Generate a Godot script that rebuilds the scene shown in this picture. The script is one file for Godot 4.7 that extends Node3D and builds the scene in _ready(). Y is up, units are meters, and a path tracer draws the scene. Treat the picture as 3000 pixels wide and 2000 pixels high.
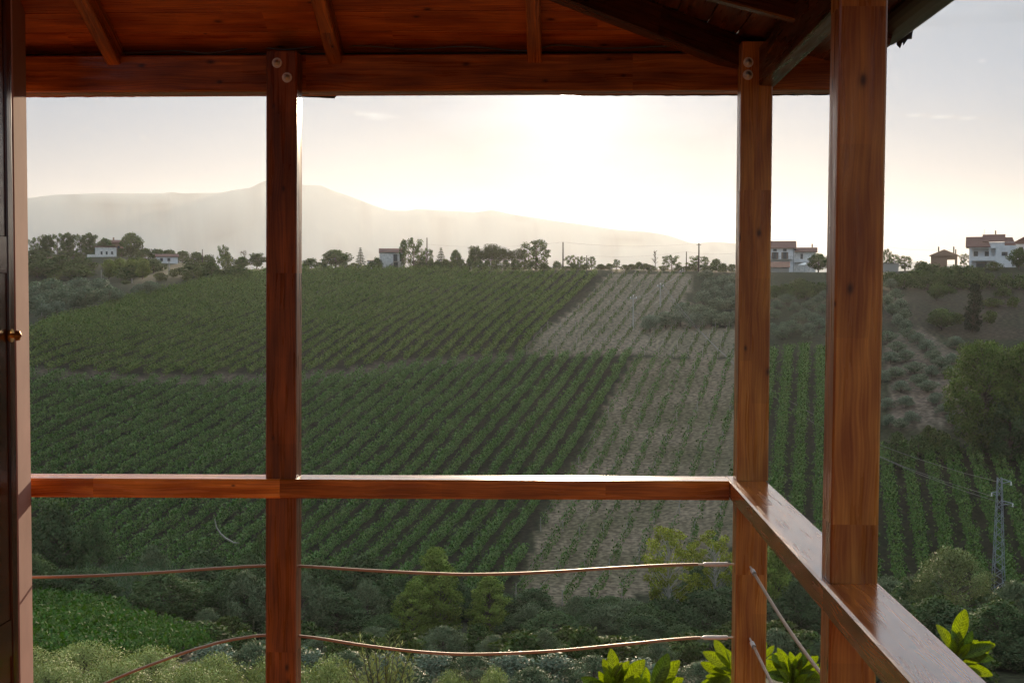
extends Node3D

# ---------------------------------------------------------------- constants
const F := 4167.0                 # focal length, in pixels of a 3000 px wide picture
const EYE := Vector3(0, 1.7, 0)
const PITCH := -2.05
const YAW := 1.81
const ROW_AZ := 11.6              # heading of the vine rows, degrees right of -z

var used := {}
var M := {}
var cam_basis := Basis()
var protos := {}
var noise := FastNoiseLite.new()

# ---------------------------------------------------------------- geometry collector
class Geo:
	var v := PackedVector3Array()
	var n := PackedVector3Array()
	var c := PackedColorArray()
	var u := PackedVector2Array()
	var i := PackedInt32Array()
	func quad(a: Vector3, b: Vector3, cc: Vector3, d: Vector3, nn: Vector3, col := Color.WHITE, ua := Vector2.ZERO, ub := Vector2.ZERO, uc := Vector2.ZERO, ud := Vector2.ZERO) -> void:
		var k := v.size()
		v.append(a); v.append(b); v.append(cc); v.append(d)
		for j in 4:
			n.append(nn)
			c.append(col)
		u.append(ua); u.append(ub); u.append(uc); u.append(ud)
		if (b - a).cross(d - a).dot(nn) < 0.0:
			i.append_array(PackedInt32Array([k, k + 1, k + 2, k, k + 2, k + 3]))
		else:
			i.append_array(PackedInt32Array([k, k + 2, k + 1, k, k + 3, k + 2]))
	func leaf(p: Vector3, along: Vector3, side: Vector3, out: Vector3, ln: float, wd: float, col: Color) -> void:
		var a := along * ln
		var s := side * (wd * 0.5)
		var nn := side.cross(along)
		if nn.dot(out) < 0.0:
			nn = -nn
		var sn := (nn * 0.6 + out * 0.7).normalized()
		quad(p - a * 0.5, p + s, p + a * 0.5, p - s, sn, col)
	func tube(pts: Array, rad: Array, seg: int, col := Color.WHITE) -> void:
		var base := v.size()
		var len := 0.0
		for k in pts.size():
			var dir: Vector3 = (pts[mini(k + 1, pts.size() - 1)] - pts[maxi(k - 1, 0)]).normalized()
			var x := dir.cross(Vector3(0.31, 0.2, 0.93)).normalized()
			var y := dir.cross(x)
			if k > 0:
				len += (pts[k] - pts[k - 1]).length()
			for j in seg + 1:
				var t := TAU * j / seg
				var o := x * cos(t) + y * sin(t)
				v.append(pts[k] + o * rad[k]); n.append(o); c.append(col)
				u.append(Vector2(len, float(j) / seg))
		for k in pts.size() - 1:
			for j in seg:
				var a := base + k * (seg + 1) + j
				var b := a + seg + 1
				i.append_array(PackedInt32Array([a, b, a + 1, a + 1, b, b + 1]))
	func cap(centre: Vector3, nn: Vector3, r: float, seg: int, col := Color.WHITE) -> void:
		var x := nn.cross(Vector3(0.31, 0.2, 0.93)).normalized()
		var y := nn.cross(x)
		for j in seg:
			var t0 := TAU * j / seg
			var t1 := TAU * (j + 1) / seg
			var k := v.size()
			v.append(centre); v.append(centre + (x * cos(t0) + y * sin(t0)) * r); v.append(centre + (x * cos(t1) + y * sin(t1)) * r)
			for q in 3:
				n.append(nn); c.append(col); u.append(Vector2.ZERO)
			i.append_array(PackedInt32Array([k, k + 2, k + 1]))
	func box(lo: Vector3, hi: Vector3, col := Color.WHITE) -> void:
		var p := func(a, b, cc): return Vector3(hi.x if a else lo.x, hi.y if b else lo.y, hi.z if cc else lo.z)
		quad(p.call(0, 0, 1), p.call(1, 0, 1), p.call(1, 1, 1), p.call(0, 1, 1), Vector3(0, 0, 1), col, Vector2(lo.x, lo.y), Vector2(hi.x, lo.y), Vector2(hi.x, hi.y), Vector2(lo.x, hi.y))
		quad(p.call(0, 0, 0), p.call(1, 0, 0), p.call(1, 1, 0), p.call(0, 1, 0), Vector3(0, 0, -1), col, Vector2(lo.x, lo.y), Vector2(hi.x, lo.y), Vector2(hi.x, hi.y), Vector2(lo.x, hi.y))
		quad(p.call(0, 0, 0), p.call(0, 0, 1), p.call(0, 1, 1), p.call(0, 1, 0), Vector3(-1, 0, 0), col, Vector2(lo.z, lo.y), Vector2(hi.z, lo.y), Vector2(hi.z, hi.y), Vector2(lo.z, hi.y))
		quad(p.call(1, 0, 0), p.call(1, 0, 1), p.call(1, 1, 1), p.call(1, 1, 0), Vector3(1, 0, 0), col, Vector2(lo.z, lo.y), Vector2(hi.z, lo.y), Vector2(hi.z, hi.y), Vector2(lo.z, hi.y))
		quad(p.call(0, 1, 0), p.call(1, 1, 0), p.call(1, 1, 1), p.call(0, 1, 1), Vector3(0, 1, 0), col, Vector2(lo.x, lo.z), Vector2(hi.x, lo.z), Vector2(hi.x, hi.z), Vector2(lo.x, hi.z))
		quad(p.call(0, 0, 0), p.call(1, 0, 0), p.call(1, 0, 1), p.call(0, 0, 1), Vector3(0, -1, 0), col, Vector2(lo.x, lo.z), Vector2(hi.x, lo.z), Vector2(hi.x, hi.z), Vector2(lo.x, hi.z))
	func mesh() -> ArrayMesh:
		var a := []
		a.resize(Mesh.ARRAY_MAX)
		a[Mesh.ARRAY_VERTEX] = v
		a[Mesh.ARRAY_NORMAL] = n
		a[Mesh.ARRAY_COLOR] = c
		a[Mesh.ARRAY_TEX_UV] = u
		a[Mesh.ARRAY_INDEX] = i
		var m := ArrayMesh.new()
		m.add_surface_from_arrays(Mesh.PRIMITIVE_TRIANGLES, a)
		return m

# ---------------------------------------------------------------- naming, tagging
func numbered(called: String) -> String:
	var k: int = used.get(called, 0)
	used[called] = k + 1
	return called if k == 0 else "%s_%03d" % [called, k]

func tag(o: Node, label: String, category: String, group := "") -> void:
	o.set_meta("label", label)
	o.set_meta("category", category)
	if group != "":
		o.set_meta("group", group)

func thing(called: String, label: String, category: String, at := Vector3.ZERO, turn := 0.0, group := "") -> Node3D:
	var o := Node3D.new()
	o.name = numbered(called)
	add_child(o)
	o.position = at
	o.rotation.y = turn
	tag(o, label, category, group)
	return o

func part(called: String, mesh: Mesh, mat: Material, parent: Node) -> MeshInstance3D:
	var o := MeshInstance3D.new()
	o.mesh = mesh
	o.material_override = mat
	if parent == self:
		o.name = numbered(called)
		add_child(o)
	else:
		var k := 0
		var nm := called
		while parent.has_node(NodePath(nm)):
			k += 1
			nm = "%s_%03d" % [called, k]
		o.name = nm
		parent.add_child(o)
	return o

func struct(called: String, mesh: Mesh, mat: Material) -> MeshInstance3D:
	var o := part(called, mesh, mat, self)
	o.set_meta("kind", "structure")
	return o

const GULLY := [[-400, "left picture edge"], [80, "pink wall"], [825, "middle post"], [1285, "pointed pale tree"], [1560, "grey bush"], [1965, "white trunk"], [2200, "corner post"], [2510, "nearest post"], [2808, "silvery willow"], [3300, "right picture edge"]]
const CREST := [[-100, "left picture edge"], [80, "pink wall"], [310, "long white house"], [825, "middle post"], [1148, "farmhouse"], [1440, "umbrella pines"], [1650, "tallest pole"], [2047, "crossarm pole"], [2200, "corner post"], [2510, "nearest post"], [2766, "barn"], [2902, "villa"], [3300, "right picture edge"]]
var order := {}

func ordinal(k: int) -> String:
	var words := ["first", "second", "third", "fourth", "fifth", "sixth", "seventh", "eighth", "ninth", "tenth"]
	if k <= 10:
		return words[k - 1]
	var tail := "th"
	if k / 10 % 10 != 1:
		tail = {1: "st", 2: "nd", 3: "rd"}.get(k % 10, "th")
	return str(k) + tail

func nth(px: float, what: String, marks: Array) -> String:
	for k in marks.size() - 1:
		if px < marks[k + 1][0] or k == marks.size() - 2:
			var key := what + str(k)
			order[key] = order.get(key, 0) + 1
			return "%s, %s from left between %s and %s" % [what, ordinal(order[key]), marks[k][1], marks[k + 1][1]]
	return what

func by_px(list: Array) -> Array:
	list.sort_custom(func(a, b): return a[0] < b[0])
	return list

# ---------------------------------------------------------------- camera rays and terrain
func ray(px: float, py: float) -> Vector3:
	return (cam_basis * Vector3((px - 1500.0) / F, (1000.0 - py) / F, -1.0)).normalized()

const DIST := [3.0, 12.0, 30.0, 60.0, 95.0, 135.0, 165.0, 190.0, 220.0, 250.0, 290.0, 340.0, 370.0, 400.0, 440.0, 480.0, 540.0, 580.0, 640.0, 800.0, 1500.0, 7000.0]
const COLS := [
	[-500.0, -3.6, -4.6, -8.0, -14.0, -21.5, -26.4, -32.0, -30.5, -25.0, -16.5, -6.5, -3.8, -2.5, -0.6, 2.2, 7.0, 14.0, 15.0, 10.0, -10.0, -40.0, -40.0],
	[90.0, -3.6, -4.6, -8.5, -15.0, -22.0, -26.6, -32.0, -31.0, -25.5, -17.0, -7.0, -3.8, -2.6, -0.8, 2.0, 7.0, 13.6, 14.6, 10.0, -10.0, -40.0, -40.0],
	[400.0, -3.6, -4.6, -9.0, -16.0, -23.0, -28.0, -33.0, -31.5, -26.0, -19.5, -10.5, -0.6, 2.6, 4.8, 7.2, 9.6, 13.4, 14.4, 10.0, -10.0, -40.0, -40.0],
	[800.0, -3.6, -4.6, -10.0, -18.0, -24.5, -31.0, -34.5, -31.5, -26.2, -20.2, -12.0, -2.4, 2.8, 7.2, 7.6, 7.0, 6.0, 4.0, 0.0, -15.0, -40.0, -40.0],
	[1200.0, -3.6, -4.6, -10.0, -18.0, -24.5, -32.0, -35.0, -31.5, -26.2, -20.4, -12.4, -2.4, 3.0, 8.0, 8.0, 4.0, -2.0, -6.0, -12.0, -25.0, -40.0, -40.0],
	[1650.0, -3.6, -4.6, -10.0, -18.0, -24.5, -32.0, -35.0, -31.5, -26.4, -20.6, -12.4, -2.8, 2.4, 7.2, 7.0, 2.0, -4.0, -8.0, -12.0, -25.0, -40.0, -40.0],
	[2100.0, -3.6, -4.6, -10.0, -18.0, -24.5, -31.5, -34.5, -30.0, -24.6, -18.8, -11.0, -2.2, 2.6, 7.2, 7.0, 2.0, -4.0, -8.0, -12.0, -25.0, -40.0, -40.0],
	[2500.0, -3.6, -4.6, -10.0, -18.0, -24.5, -30.0, -33.0, -27.6, -19.6, -12.8, -5.4, 1.4, 4.4, 6.6, 6.6, 2.0, -4.0, -8.0, -12.0, -25.0, -40.0, -40.0],
	[2950.0, -3.6, -4.6, -10.0, -18.0, -24.5, -29.0, -32.0, -27.0, -18.6, -12.0, -4.8, 3.0, 6.2, 8.0, 7.0, 2.0, -4.0, -8.0, -12.0, -25.0, -40.0, -40.0],
	[3600.0, -3.6, -4.6, -10.0, -18.0, -24.5, -29.0, -32.0, -27.0, -18.6, -12.0, -4.8, 3.0, 6.6, 9.0, 9.0, 4.0, -4.0, -8.0, -12.0, -25.0, -40.0, -40.0],
]
const R_STEP := 3.0
const R_N := 234
var lines := []                    # heights of each column every R_STEP metres
var col_az := PackedFloat32Array()

func col_height(k: int, r: float) -> float:
	var a: Array = COLS[k]
	var j := 0
	while j < DIST.size() - 2 and DIST[j + 1] < r:
		j += 1
	var d0: float = DIST[maxi(j - 1, 0)]
	var d1: float = DIST[j]
	var d2: float = DIST[j + 1]
	var d3: float = DIST[mini(j + 2, DIST.size() - 1)]
	var h1: float = a[j + 1]
	var h2: float = a[j + 2]
	var h0: float = a[maxi(j - 1, 0) + 1]
	var h3: float = a[mini(j + 2, DIST.size() - 1) + 1]
	var t := clampf((r - d1) / (d2 - d1), 0.0, 1.0)
	var m1 := (h2 - h0) / (d2 - d0) * (d2 - d1)
	var m2 := (h3 - h1) / (d3 - d1) * (d2 - d1)
	var t2 := t * t
	var t3 := t2 * t
	return (2 * t3 - 3 * t2 + 1) * h1 + (t3 - 2 * t2 + t) * m1 + (-2 * t3 + 3 * t2) * h2 + (t3 - t2) * m2

func prepare_terrain() -> void:
	noise.seed = 5
	noise.frequency = 0.012
	noise.fractal_octaves = 4
	for k in COLS.size():
		col_az.append(atan((COLS[k][0] - 1632.0) / F))
		var l := PackedFloat32Array()
		for j in R_N:
			l.append(col_height(k, 3.0 + j * R_STEP))
		lines.append(l)

func line_at(k: int, r: float) -> float:
	k = clampi(k, 0, COLS.size() - 1)
	var f := (r - 3.0) / R_STEP
	if f >= R_N - 1:
		return col_height(k, r)
	f = maxf(f, 0.0)
	var j := int(f)
	var l: PackedFloat32Array = lines[k]
	return lerpf(l[j], l[mini(j + 1, R_N - 1)], f - j)

func H(x: float, z: float) -> float:
	var az := atan2(x, -z)
	var r := sqrt(x * x + z * z)
	var n := COLS.size()
	var aa := clampf(az, col_az[0], col_az[n - 1])
	var k := 0
	while k < n - 2 and col_az[k + 1] < aa:
		k += 1
	var t := clampf((aa - col_az[k]) / (col_az[k + 1] - col_az[k]), 0.0, 1.0)
	var h := cubic_interpolate(line_at(k, r), line_at(k + 1, r), line_at(k - 1, r), line_at(k + 2, r), t)
	h += noise.get_noise_2d(x, z) * clampf(r / 200.0, 0.15, 1.0) * 1.1
	return lerpf(h, -3.6, smoothstep(0.9, 1.6, absf(az)))

func hit(px: float, py: float, from := 60.0) -> Vector3:
	var d := ray(px, py)
	var t := from
	var last := from
	while t < 720.0:
		var p := EYE + d * t
		if p.y < H(p.x, p.z):
			for k in 8:
				var mid := (last + t) * 0.5
				var q := EYE + d * mid
				if q.y < H(q.x, q.z):
					t = mid
				else:
					last = mid
			break
		last = t
		t += 1.5
	var e := EYE + d * t
	return Vector3(e.x, H(e.x, e.z), e.z)

func spot(px: float, r: float) -> Vector3:
	var d := ray(px, 851.0)
	var s := r / sqrt(d.x * d.x + d.z * d.z)
	return Vector3(d.x * s, H(d.x * s, d.z * s), d.z * s)

func turn_of(p: Vector3) -> float:
	return -atan2(p.x, -p.z)

# ---------------------------------------------------------------- materials
func mat(col: Color, rough := 0.8, metal := 0.0) -> StandardMaterial3D:
	var m := StandardMaterial3D.new()
	m.albedo_color = col
	m.roughness = rough
	m.metallic = metal
	return m

func lin(r: float, g: float, b: float) -> Color:
	return Color(r, g, b).linear_to_srgb()

func leaf_mat(back: Color, rough := 0.75) -> StandardMaterial3D:
	var m := mat(Color.WHITE, rough)
	m.vertex_color_use_as_albedo = true
	m.backlight_enabled = true
	m.backlight = back
	m.metallic_specular = 0.18
	return m

func wood_images(sd: int, dark: Color, light: Color) -> Array:
	var w := 768
	var h := 192
	var rng := RandomNumberGenerator.new()
	rng.seed = sd
	var a := FastNoiseLite.new()
	a.seed = sd
	a.frequency = 0.02
	a.fractal_octaves = 3
	var b := FastNoiseLite.new()
	b.seed = sd + 7
	b.frequency = 0.05
	b.fractal_octaves = 4
	var knots := []
	for k in 6:
		knots.append([rng.randf_range(20, w - 20), rng.randf_range(10, h - 10), rng.randf_range(2.0, 5.0)])
	var blocks := []                     # glued lamella blocks of slightly different tone
	var rows := 3
	for q in rows:
		var x := 0.0
		var list := []
		while x < w:
			x += rng.randf_range(110, 300)
			list.append([x, rng.randf_range(0.72, 1.22)])
		blocks.append(list)
	var col := Image.create(w, h, false, Image.FORMAT_RGB8)
	var rgh := Image.create(w, h, false, Image.FORMAT_L8)
	var hgt := Image.create(w, h, false, Image.FORMAT_L8)
	for y in h:
		var list: Array = blocks[mini(y * rows / h, rows - 1)]
		for x in w:
			var wob := a.get_noise_2d(x * 0.2, y * 0.5) * 7.0
			var g := b.get_noise_2d(x * 0.06, (y + wob) * 4.2)
			var s := 0.52 + g * 0.4 + a.get_noise_2d(x * 0.2 + 400, y * 1.1) * 0.42
			var kn := 0.0
			for q in knots:
				var dx: float = (x - q[0]) / (q[2] * 1.9)
				var dy: float = (y - q[1]) / q[2]
				var d := dx * dx + dy * dy
				if d < 9.0:
					kn = maxf(kn, exp(-d * 0.9))
			var tone := 1.0
			for e in list:
				if x < e[0]:
					tone = e[1]
					break
			var c := dark.lerp(light, clampf(s, 0.0, 1.0)) * lerpf(1.0, tone, 0.16)
			c = c.lerp(Color(0.14, 0.06, 0.025), kn * 0.7)
			col.set_pixel(x, y, c)
			rgh.set_pixel(x, y, Color(clampf(0.62 + a.get_noise_2d(x * 0.16, y * 2.2 + 900) * 0.5 + g * 0.2, 0, 1), 0, 0))
			hgt.set_pixel(x, y, Color(clampf(0.5 + g * 0.6, 0, 1), 0, 0))
	return [ImageTexture.create_from_image(col), ImageTexture.create_from_image(rgh), ImageTexture.create_from_image(hgt)]

func wood_mat(tex: Array, tint: Color, rough: float, relief := 0.06) -> StandardMaterial3D:
	var m := mat(tint, rough)
	m.albedo_texture = tex[0]
	m.roughness_texture = tex[1]
	m.roughness = rough
	m.heightmap_enabled = true
	m.heightmap_texture = tex[2]
	m.heightmap_scale = relief
	m.metallic_specular = 0.5
	return m

func noise_tex(sd: int, freq: float, c0: Color, c1: Color, size := 512, oct := 5) -> NoiseTexture2D:
	var f := FastNoiseLite.new()
	f.seed = sd
	f.frequency = freq
	f.fractal_octaves = oct
	var t := NoiseTexture2D.new()
	t.noise = f
	t.width = size
	t.height = size
	t.seamless = true
	var g := Gradient.new()
	g.set_color(0, c0)
	g.set_color(1, c1)
	t.color_ramp = g
	return t

func vein_tex() -> ImageTexture:
	# u across the blade (-1..1 wrapped by a half), v along it: midrib, side veins, a few brown flecks
	var im := Image.create(96, 192, false, Image.FORMAT_RGB8)
	var rng := RandomNumberGenerator.new()
	rng.seed = 12
	var fl := FastNoiseLite.new()
	fl.seed = 3
	fl.frequency = 0.06
	for y in 192:
		for x in 96:
			var a := absf(fposmod((x + 0.5) / 96.0 + 0.5, 1.0) * 2.0 - 1.0)
			var ph := fposmod((y / 192.0 - a * 0.13) * 15.0, 1.0)
			var vein := exp(-pow((ph - 0.5) * 9.0, 2.0)) * smoothstep(1.0, 0.5, a)
			var q := 0.74 + fl.get_noise_2d(x, y) * 0.22 + vein * 0.2
			var c := Color(q, q, q * 0.95)
			if fl.get_noise_2d(x * 2.0 + 300, y * 2.0) > 0.62:
				c = Color(0.5, 0.38, 0.22)
			im.set_pixel(x, y, c)
	return ImageTexture.create_from_image(im)

func make_materials() -> void:
	var wa := wood_images(3, Color(0.34, 0.16, 0.06), Color(0.76, 0.43, 0.19))
	var wb := wood_images(14, Color(0.44, 0.205, 0.065), Color(0.92, 0.54, 0.2))
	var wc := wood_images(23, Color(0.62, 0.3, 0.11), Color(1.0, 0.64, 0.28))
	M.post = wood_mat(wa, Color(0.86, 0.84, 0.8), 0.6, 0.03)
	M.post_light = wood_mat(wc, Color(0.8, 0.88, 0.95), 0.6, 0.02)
	M.shade_tinted_beam = wood_mat(wa, Color(0.55, 0.55, 0.53), 0.55, 0.02)  # right beam, hip and right rafters: their shade is painted into the tint
	M.shade_tinted_board = wood_mat(wb, Color(0.5, 0.48, 0.46), 0.65, 0.02)  # right slope boards, tint darkened to stand for shade under the roof
	M.rail = wood_mat(wb, Color(0.88, 0.86, 0.82), 0.34, 0.0012)
	M.rail.clearcoat_enabled = true
	M.rail.clearcoat = 0.35
	M.rail.clearcoat_roughness = 0.18
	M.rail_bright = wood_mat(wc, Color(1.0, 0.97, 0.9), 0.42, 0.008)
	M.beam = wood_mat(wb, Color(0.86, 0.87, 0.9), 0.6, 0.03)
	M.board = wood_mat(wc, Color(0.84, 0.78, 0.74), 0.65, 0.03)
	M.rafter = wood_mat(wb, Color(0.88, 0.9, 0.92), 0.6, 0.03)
	M.shutter = wood_mat(wa, Color(0.5, 0.47, 0.45), 0.3, 0.01)
	M.floor = wood_mat(wc, Color(1.0, 1.0, 1.0), 0.6)
	M.membrane = mat(lin(0.05, 0.052, 0.045), 0.85)
	M.steel = mat(lin(0.75, 0.72, 0.66), 0.35, 0.15)
	M.brass = mat(lin(0.66, 0.42, 0.13), 0.25, 0.8)
	M.rope = mat(lin(0.36, 0.24, 0.16), 0.45, 0.5)
	M.wire = mat(lin(0.16, 0.15, 0.14), 0.6)
	M.gutter = mat(lin(0.055, 0.06, 0.05), 0.42)
	M.plaster = mat(Color.WHITE, 0.9)
	M.plaster.albedo_texture = noise_tex(21, 0.02, lin(0.31, 0.135, 0.09), lin(0.4, 0.19, 0.135), 256)
	M.plaster.uv1_triplanar = true
	M.plaster.uv1_scale = Vector3(0.8, 0.8, 0.8)
	M.ground = mat(Color.WHITE, 0.95)
	M.ground.vertex_color_use_as_albedo = true
	M.ground.albedo_texture = noise_tex(8, 0.03, Color(0.42, 0.42, 0.42), Color(1, 1, 1), 512)
	M.ground.uv1_triplanar = true
	M.ground.uv1_world_triplanar = true
	M.ground.uv1_scale = Vector3(0.06, 0.06, 0.06)
	M.ground.metallic_specular = 0.15
	M.mountain = mat(lin(0.2, 0.23, 0.23), 1.0)
	M.mountain.metallic_specular = 0.0
	M.mountain.vertex_color_use_as_albedo = true
	M.vine = leaf_mat(Color(0.62, 0.75, 0.3))
	M.leaf = leaf_mat(Color(0.6, 0.7, 0.25))
	M.olive = leaf_mat(Color(0.45, 0.5, 0.35), 0.5)
	M.olive.metallic_specular = 0.08
	M.loquat = leaf_mat(Color(1.0, 1.1, 0.25), 0.45)
	M.loquat_old = leaf_mat(Color(0.45, 0.55, 0.2), 0.4)
	M.loquat_old.albedo_color = Color(0.78, 0.88, 0.95)
	M.loquat.albedo_texture = vein_tex()
	M.loquat_old.albedo_texture = M.loquat.albedo_texture
	M.bark = mat(lin(0.1, 0.08, 0.06), 0.95)
	M.pale_bark = mat(lin(0.34, 0.32, 0.28), 0.9)
	M.white_wall = mat(Color.WHITE, 0.9)
	M.white_wall.albedo_texture = noise_tex(31, 0.015, lin(0.6, 0.61, 0.62), lin(0.74, 0.75, 0.77), 256)
	M.white_wall.uv1_triplanar = true
	M.white_wall.uv1_scale = Vector3(0.15, 0.15, 0.15)
	M.old_wall = mat(Color.WHITE, 0.95)
	M.old_wall.albedo_texture = noise_tex(37, 0.02, lin(0.5, 0.5, 0.48), lin(0.78, 0.77, 0.74), 256)
	M.old_wall.uv1_triplanar = true
	M.old_wall.uv1_scale = Vector3(0.25, 0.25, 0.25)
	M.brick_wall = mat(lin(0.26, 0.17, 0.12), 0.95)
	M.roof = mat(Color.WHITE, 0.9)
	M.roof.albedo_texture = noise_tex(41, 0.05, lin(0.09, 0.042, 0.032), lin(0.17, 0.08, 0.06), 256)
	M.roof.uv1_triplanar = true
	M.roof.uv1_scale = Vector3(0.3, 0.3, 0.3)
	M.dark = mat(lin(0.03, 0.03, 0.03), 0.4)
	M.frame = mat(lin(0.14, 0.09, 0.06), 0.6)
	M.glass = mat(lin(0.05, 0.06, 0.07), 0.12)
	M.rust = mat(Color.WHITE, 0.9)
	M.rust.albedo_texture = noise_tex(51, 0.06, lin(0.1, 0.05, 0.035), lin(0.32, 0.16, 0.1), 256)
	M.rust.uv1_triplanar = true
	M.rust.uv1_scale = Vector3(0.4, 0.05, 0.4)
	M.concrete = mat(lin(0.3, 0.29, 0.27), 0.9)
	M.stake = mat(lin(0.25, 0.23, 0.2), 0.9)
	M.tarred = mat(lin(0.05, 0.04, 0.035), 0.9)
	M.galv = mat(lin(0.26, 0.29, 0.33), 0.5, 0.35)
	M.ceramic = mat(lin(0.75, 0.76, 0.75), 0.1)
	M.cloth = mat(lin(0.7, 0.7, 0.66), 0.9)

# ---------------------------------------------------------------- sky
func sky_color(az: float, el: float, sun: Vector3, streak: FastNoiseLite, fine: bool) -> Color:
	var d := Vector3(sin(az) * cos(el), sin(el), -cos(az) * cos(el))
	var s := rad_to_deg(d.angle_to(sun))
	var e := rad_to_deg(el)
	var hor := Vector3(0.17, 0.15, 0.135)
	var mid := Vector3(0.105, 0.135, 0.18)
	var top := Vector3(0.46, 0.54, 0.62)
	var c := hor.lerp(mid, smoothstep(0.0, 9.0, e))
	c = c.lerp(Vector3(0.38, 0.45, 0.52), smoothstep(7.0, 20.0, e))
	c = c.lerp(top, smoothstep(18.0, 75.0, e))
	c *= lerpf(0.85, 1.0, smoothstep(150.0, 25.0, s))
	if fine:
		var q := streak.get_noise_2d(rad_to_deg(az) * 1.6 + e * 0.8, e * 9.0)
		var q2 := streak.get_noise_2d(rad_to_deg(az) * 0.8 + 300.0, e * 4.0)
		c *= 1.0 + (q * 0.2 + q2 * 0.22) * smoothstep(15.0, 9.0, s * 0.4 + 4.0)
	c += Vector3(0.9, 0.93, 0.95) * 0.07 * exp(-pow(s / 8.0, 2.0))
	c += Vector3(1.0, 0.92, 0.78) * 0.4 * exp(-s / 1.6)
	if s < 0.34:
		c += Vector3(1.0, 0.95, 0.85) * 14.0
	return Color(c.x, c.y, c.z)

func contrail(img: Image, px0: float, py0: float, px1: float, py1: float, wide: float, add: float) -> void:
	var w := img.get_width()
	var h := img.get_height()
	var n := int(maxf(Vector2(px1 - px0, py1 - py0).length() / 3.0, 2))
	for k in n:
		var t := float(k) / (n - 1)
		var d := ray(lerpf(px0, px1, t), lerpf(py0, py1, t))
		var x := fposmod(atan2(d.x, -d.z) / TAU, 1.0) * w
		var y := acos(d.y) / PI * h
		var ww := wide * (0.4 + 0.6 * sin(t * PI))
		for yy in range(int(y - ww * 3), int(y + ww * 3) + 2):
			for xx in range(int(x) - 1, int(x) + 2):
				var f := exp(-pow((yy + 0.5 - y) / ww, 2.0)) * add * 0.33 * sin(PI * clampf(t, 0.06, 0.94))
				var c := img.get_pixel(posmod(xx, w), yy)
				img.set_pixel(posmod(xx, w), yy, Color(c.r + f, c.g + f, c.b + f))

func make_sky(sun: Vector3) -> PanoramaSkyMaterial:
	var st := FastNoiseLite.new()
	st.seed = 77
	st.frequency = 0.06
	st.fractal_octaves = 4
	var img := Image.create(360, 180, false, Image.FORMAT_RGBF)
	for y in 180:
		for x in 360:
			img.set_pixel(x, y, sky_color((x + 0.5) / 360.0 * TAU, PI / 2 - (y + 0.5) / 180.0 * PI, sun, st, false))
	img.resize(4096, 2048, Image.INTERPOLATE_CUBIC)
	for y in range(870, 1036):
		for x in range(-320, 321):
			var az := (x + 0.5) / 4096.0 * TAU
			var el := PI / 2 - (y + 0.5) / 2048.0 * PI
			var edge := smoothstep(320.0, 260.0, absf(x)) * smoothstep(870.0, 900.0, y)
			var c := sky_color(az, el, sun, st, true)
			var o := img.get_pixel(posmod(x, 4096), y)
			img.set_pixel(posmod(x, 4096), y, o.lerp(c, edge))
	contrail(img, 255, 270, 312, 320, 0.5, 0.06)
	contrail(img, 400, 388, 434, 418, 0.45, 0.06)
	contrail(img, 985, 326, 1180, 344, 1.1, 0.05)
	contrail(img, 1040, 345, 1150, 350, 0.8, 0.03)
	contrail(img, 2560, 332, 2970, 352, 0.6, 0.06)
	contrail(img, 2860, 176, 2900, 182, 0.5, 0.05)
	var m := PanoramaSkyMaterial.new()
	m.panorama = ImageTexture.create_from_image(img)
	return m
# ---------------------------------------------------------------- ground and mountains
var fields := {}

func field(called: String, px: Array) -> void:
	var poly := PackedVector2Array()
	for p in px:
		var h := hit(p[0], p[1])
		poly.append(Vector2(h.x, h.z))
	fields[called] = poly

func define_fields() -> void:
	fields["track"] = PackedVector2Array()
	field("upper", [[-60, 1000], [85, 982], [200, 930], [400, 872], [560, 832], [775, 800], [1000, 794], [1250, 793], [1650, 803], [1770, 806], [1715, 865], [1640, 930], [1590, 962], [1515, 1040], [1200, 1054], [1000, 1086], [775, 1098], [400, 1101], [85, 1086], [-60, 1080]])
	field("lower", [[-60, 1108], [85, 1108], [400, 1123], [775, 1119], [1000, 1108], [1200, 1074], [1540, 1050], [1850, 1040], [1755, 1200], [1690, 1330], [1610, 1450], [1550, 1580], [1490, 1740], [1250, 1740], [850, 1730], [600, 1700], [300, 1650], [-60, 1600]])
	field("young", [[1790, 802], [2030, 802], [2010, 880], [2080, 955], [2170, 962], [2180, 1040], [1860, 1038], [1520, 1040], [1600, 962], [1655, 930], [1730, 865]])
	field("sparse", [[1862, 1043], [2180, 1043], [2190, 1500], [2120, 1640], [1700, 1780], [1500, 1780], [1570, 1580], [1640, 1440], [1710, 1330], [1770, 1200]])
	field("right", [[2245, 1030], [2430, 1030], [2490, 1310], [2600, 1322], [3000, 1330], [3120, 1340], [3120, 1740], [2600, 1720], [2230, 1640]])
	field("near", [[40, 1712], [93, 1722], [180, 1738], [290, 1790], [400, 1832], [500, 1866], [610, 1896], [560, 1935], [300, 1960], [40, 1960]])
	field("track", [[-60, 1076], [85, 1082], [400, 1097], [775, 1094], [1000, 1082], [1200, 1050], [1500, 1036], [1540, 1050], [1200, 1076], [1000, 1112], [775, 1122], [400, 1126], [85, 1112], [-60, 1110]])
	field("bare", [[2600, 980], [2700, 960], [2830, 1060], [2850, 1260], [2600, 1250]])
	field("brown", [[2560, 870], [2700, 800], [3100, 820], [3100, 1000], [2560, 985]])

func inside(called: String, p: Vector2) -> bool:
	return Geometry2D.is_point_in_polygon(p, fields[called])

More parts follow.
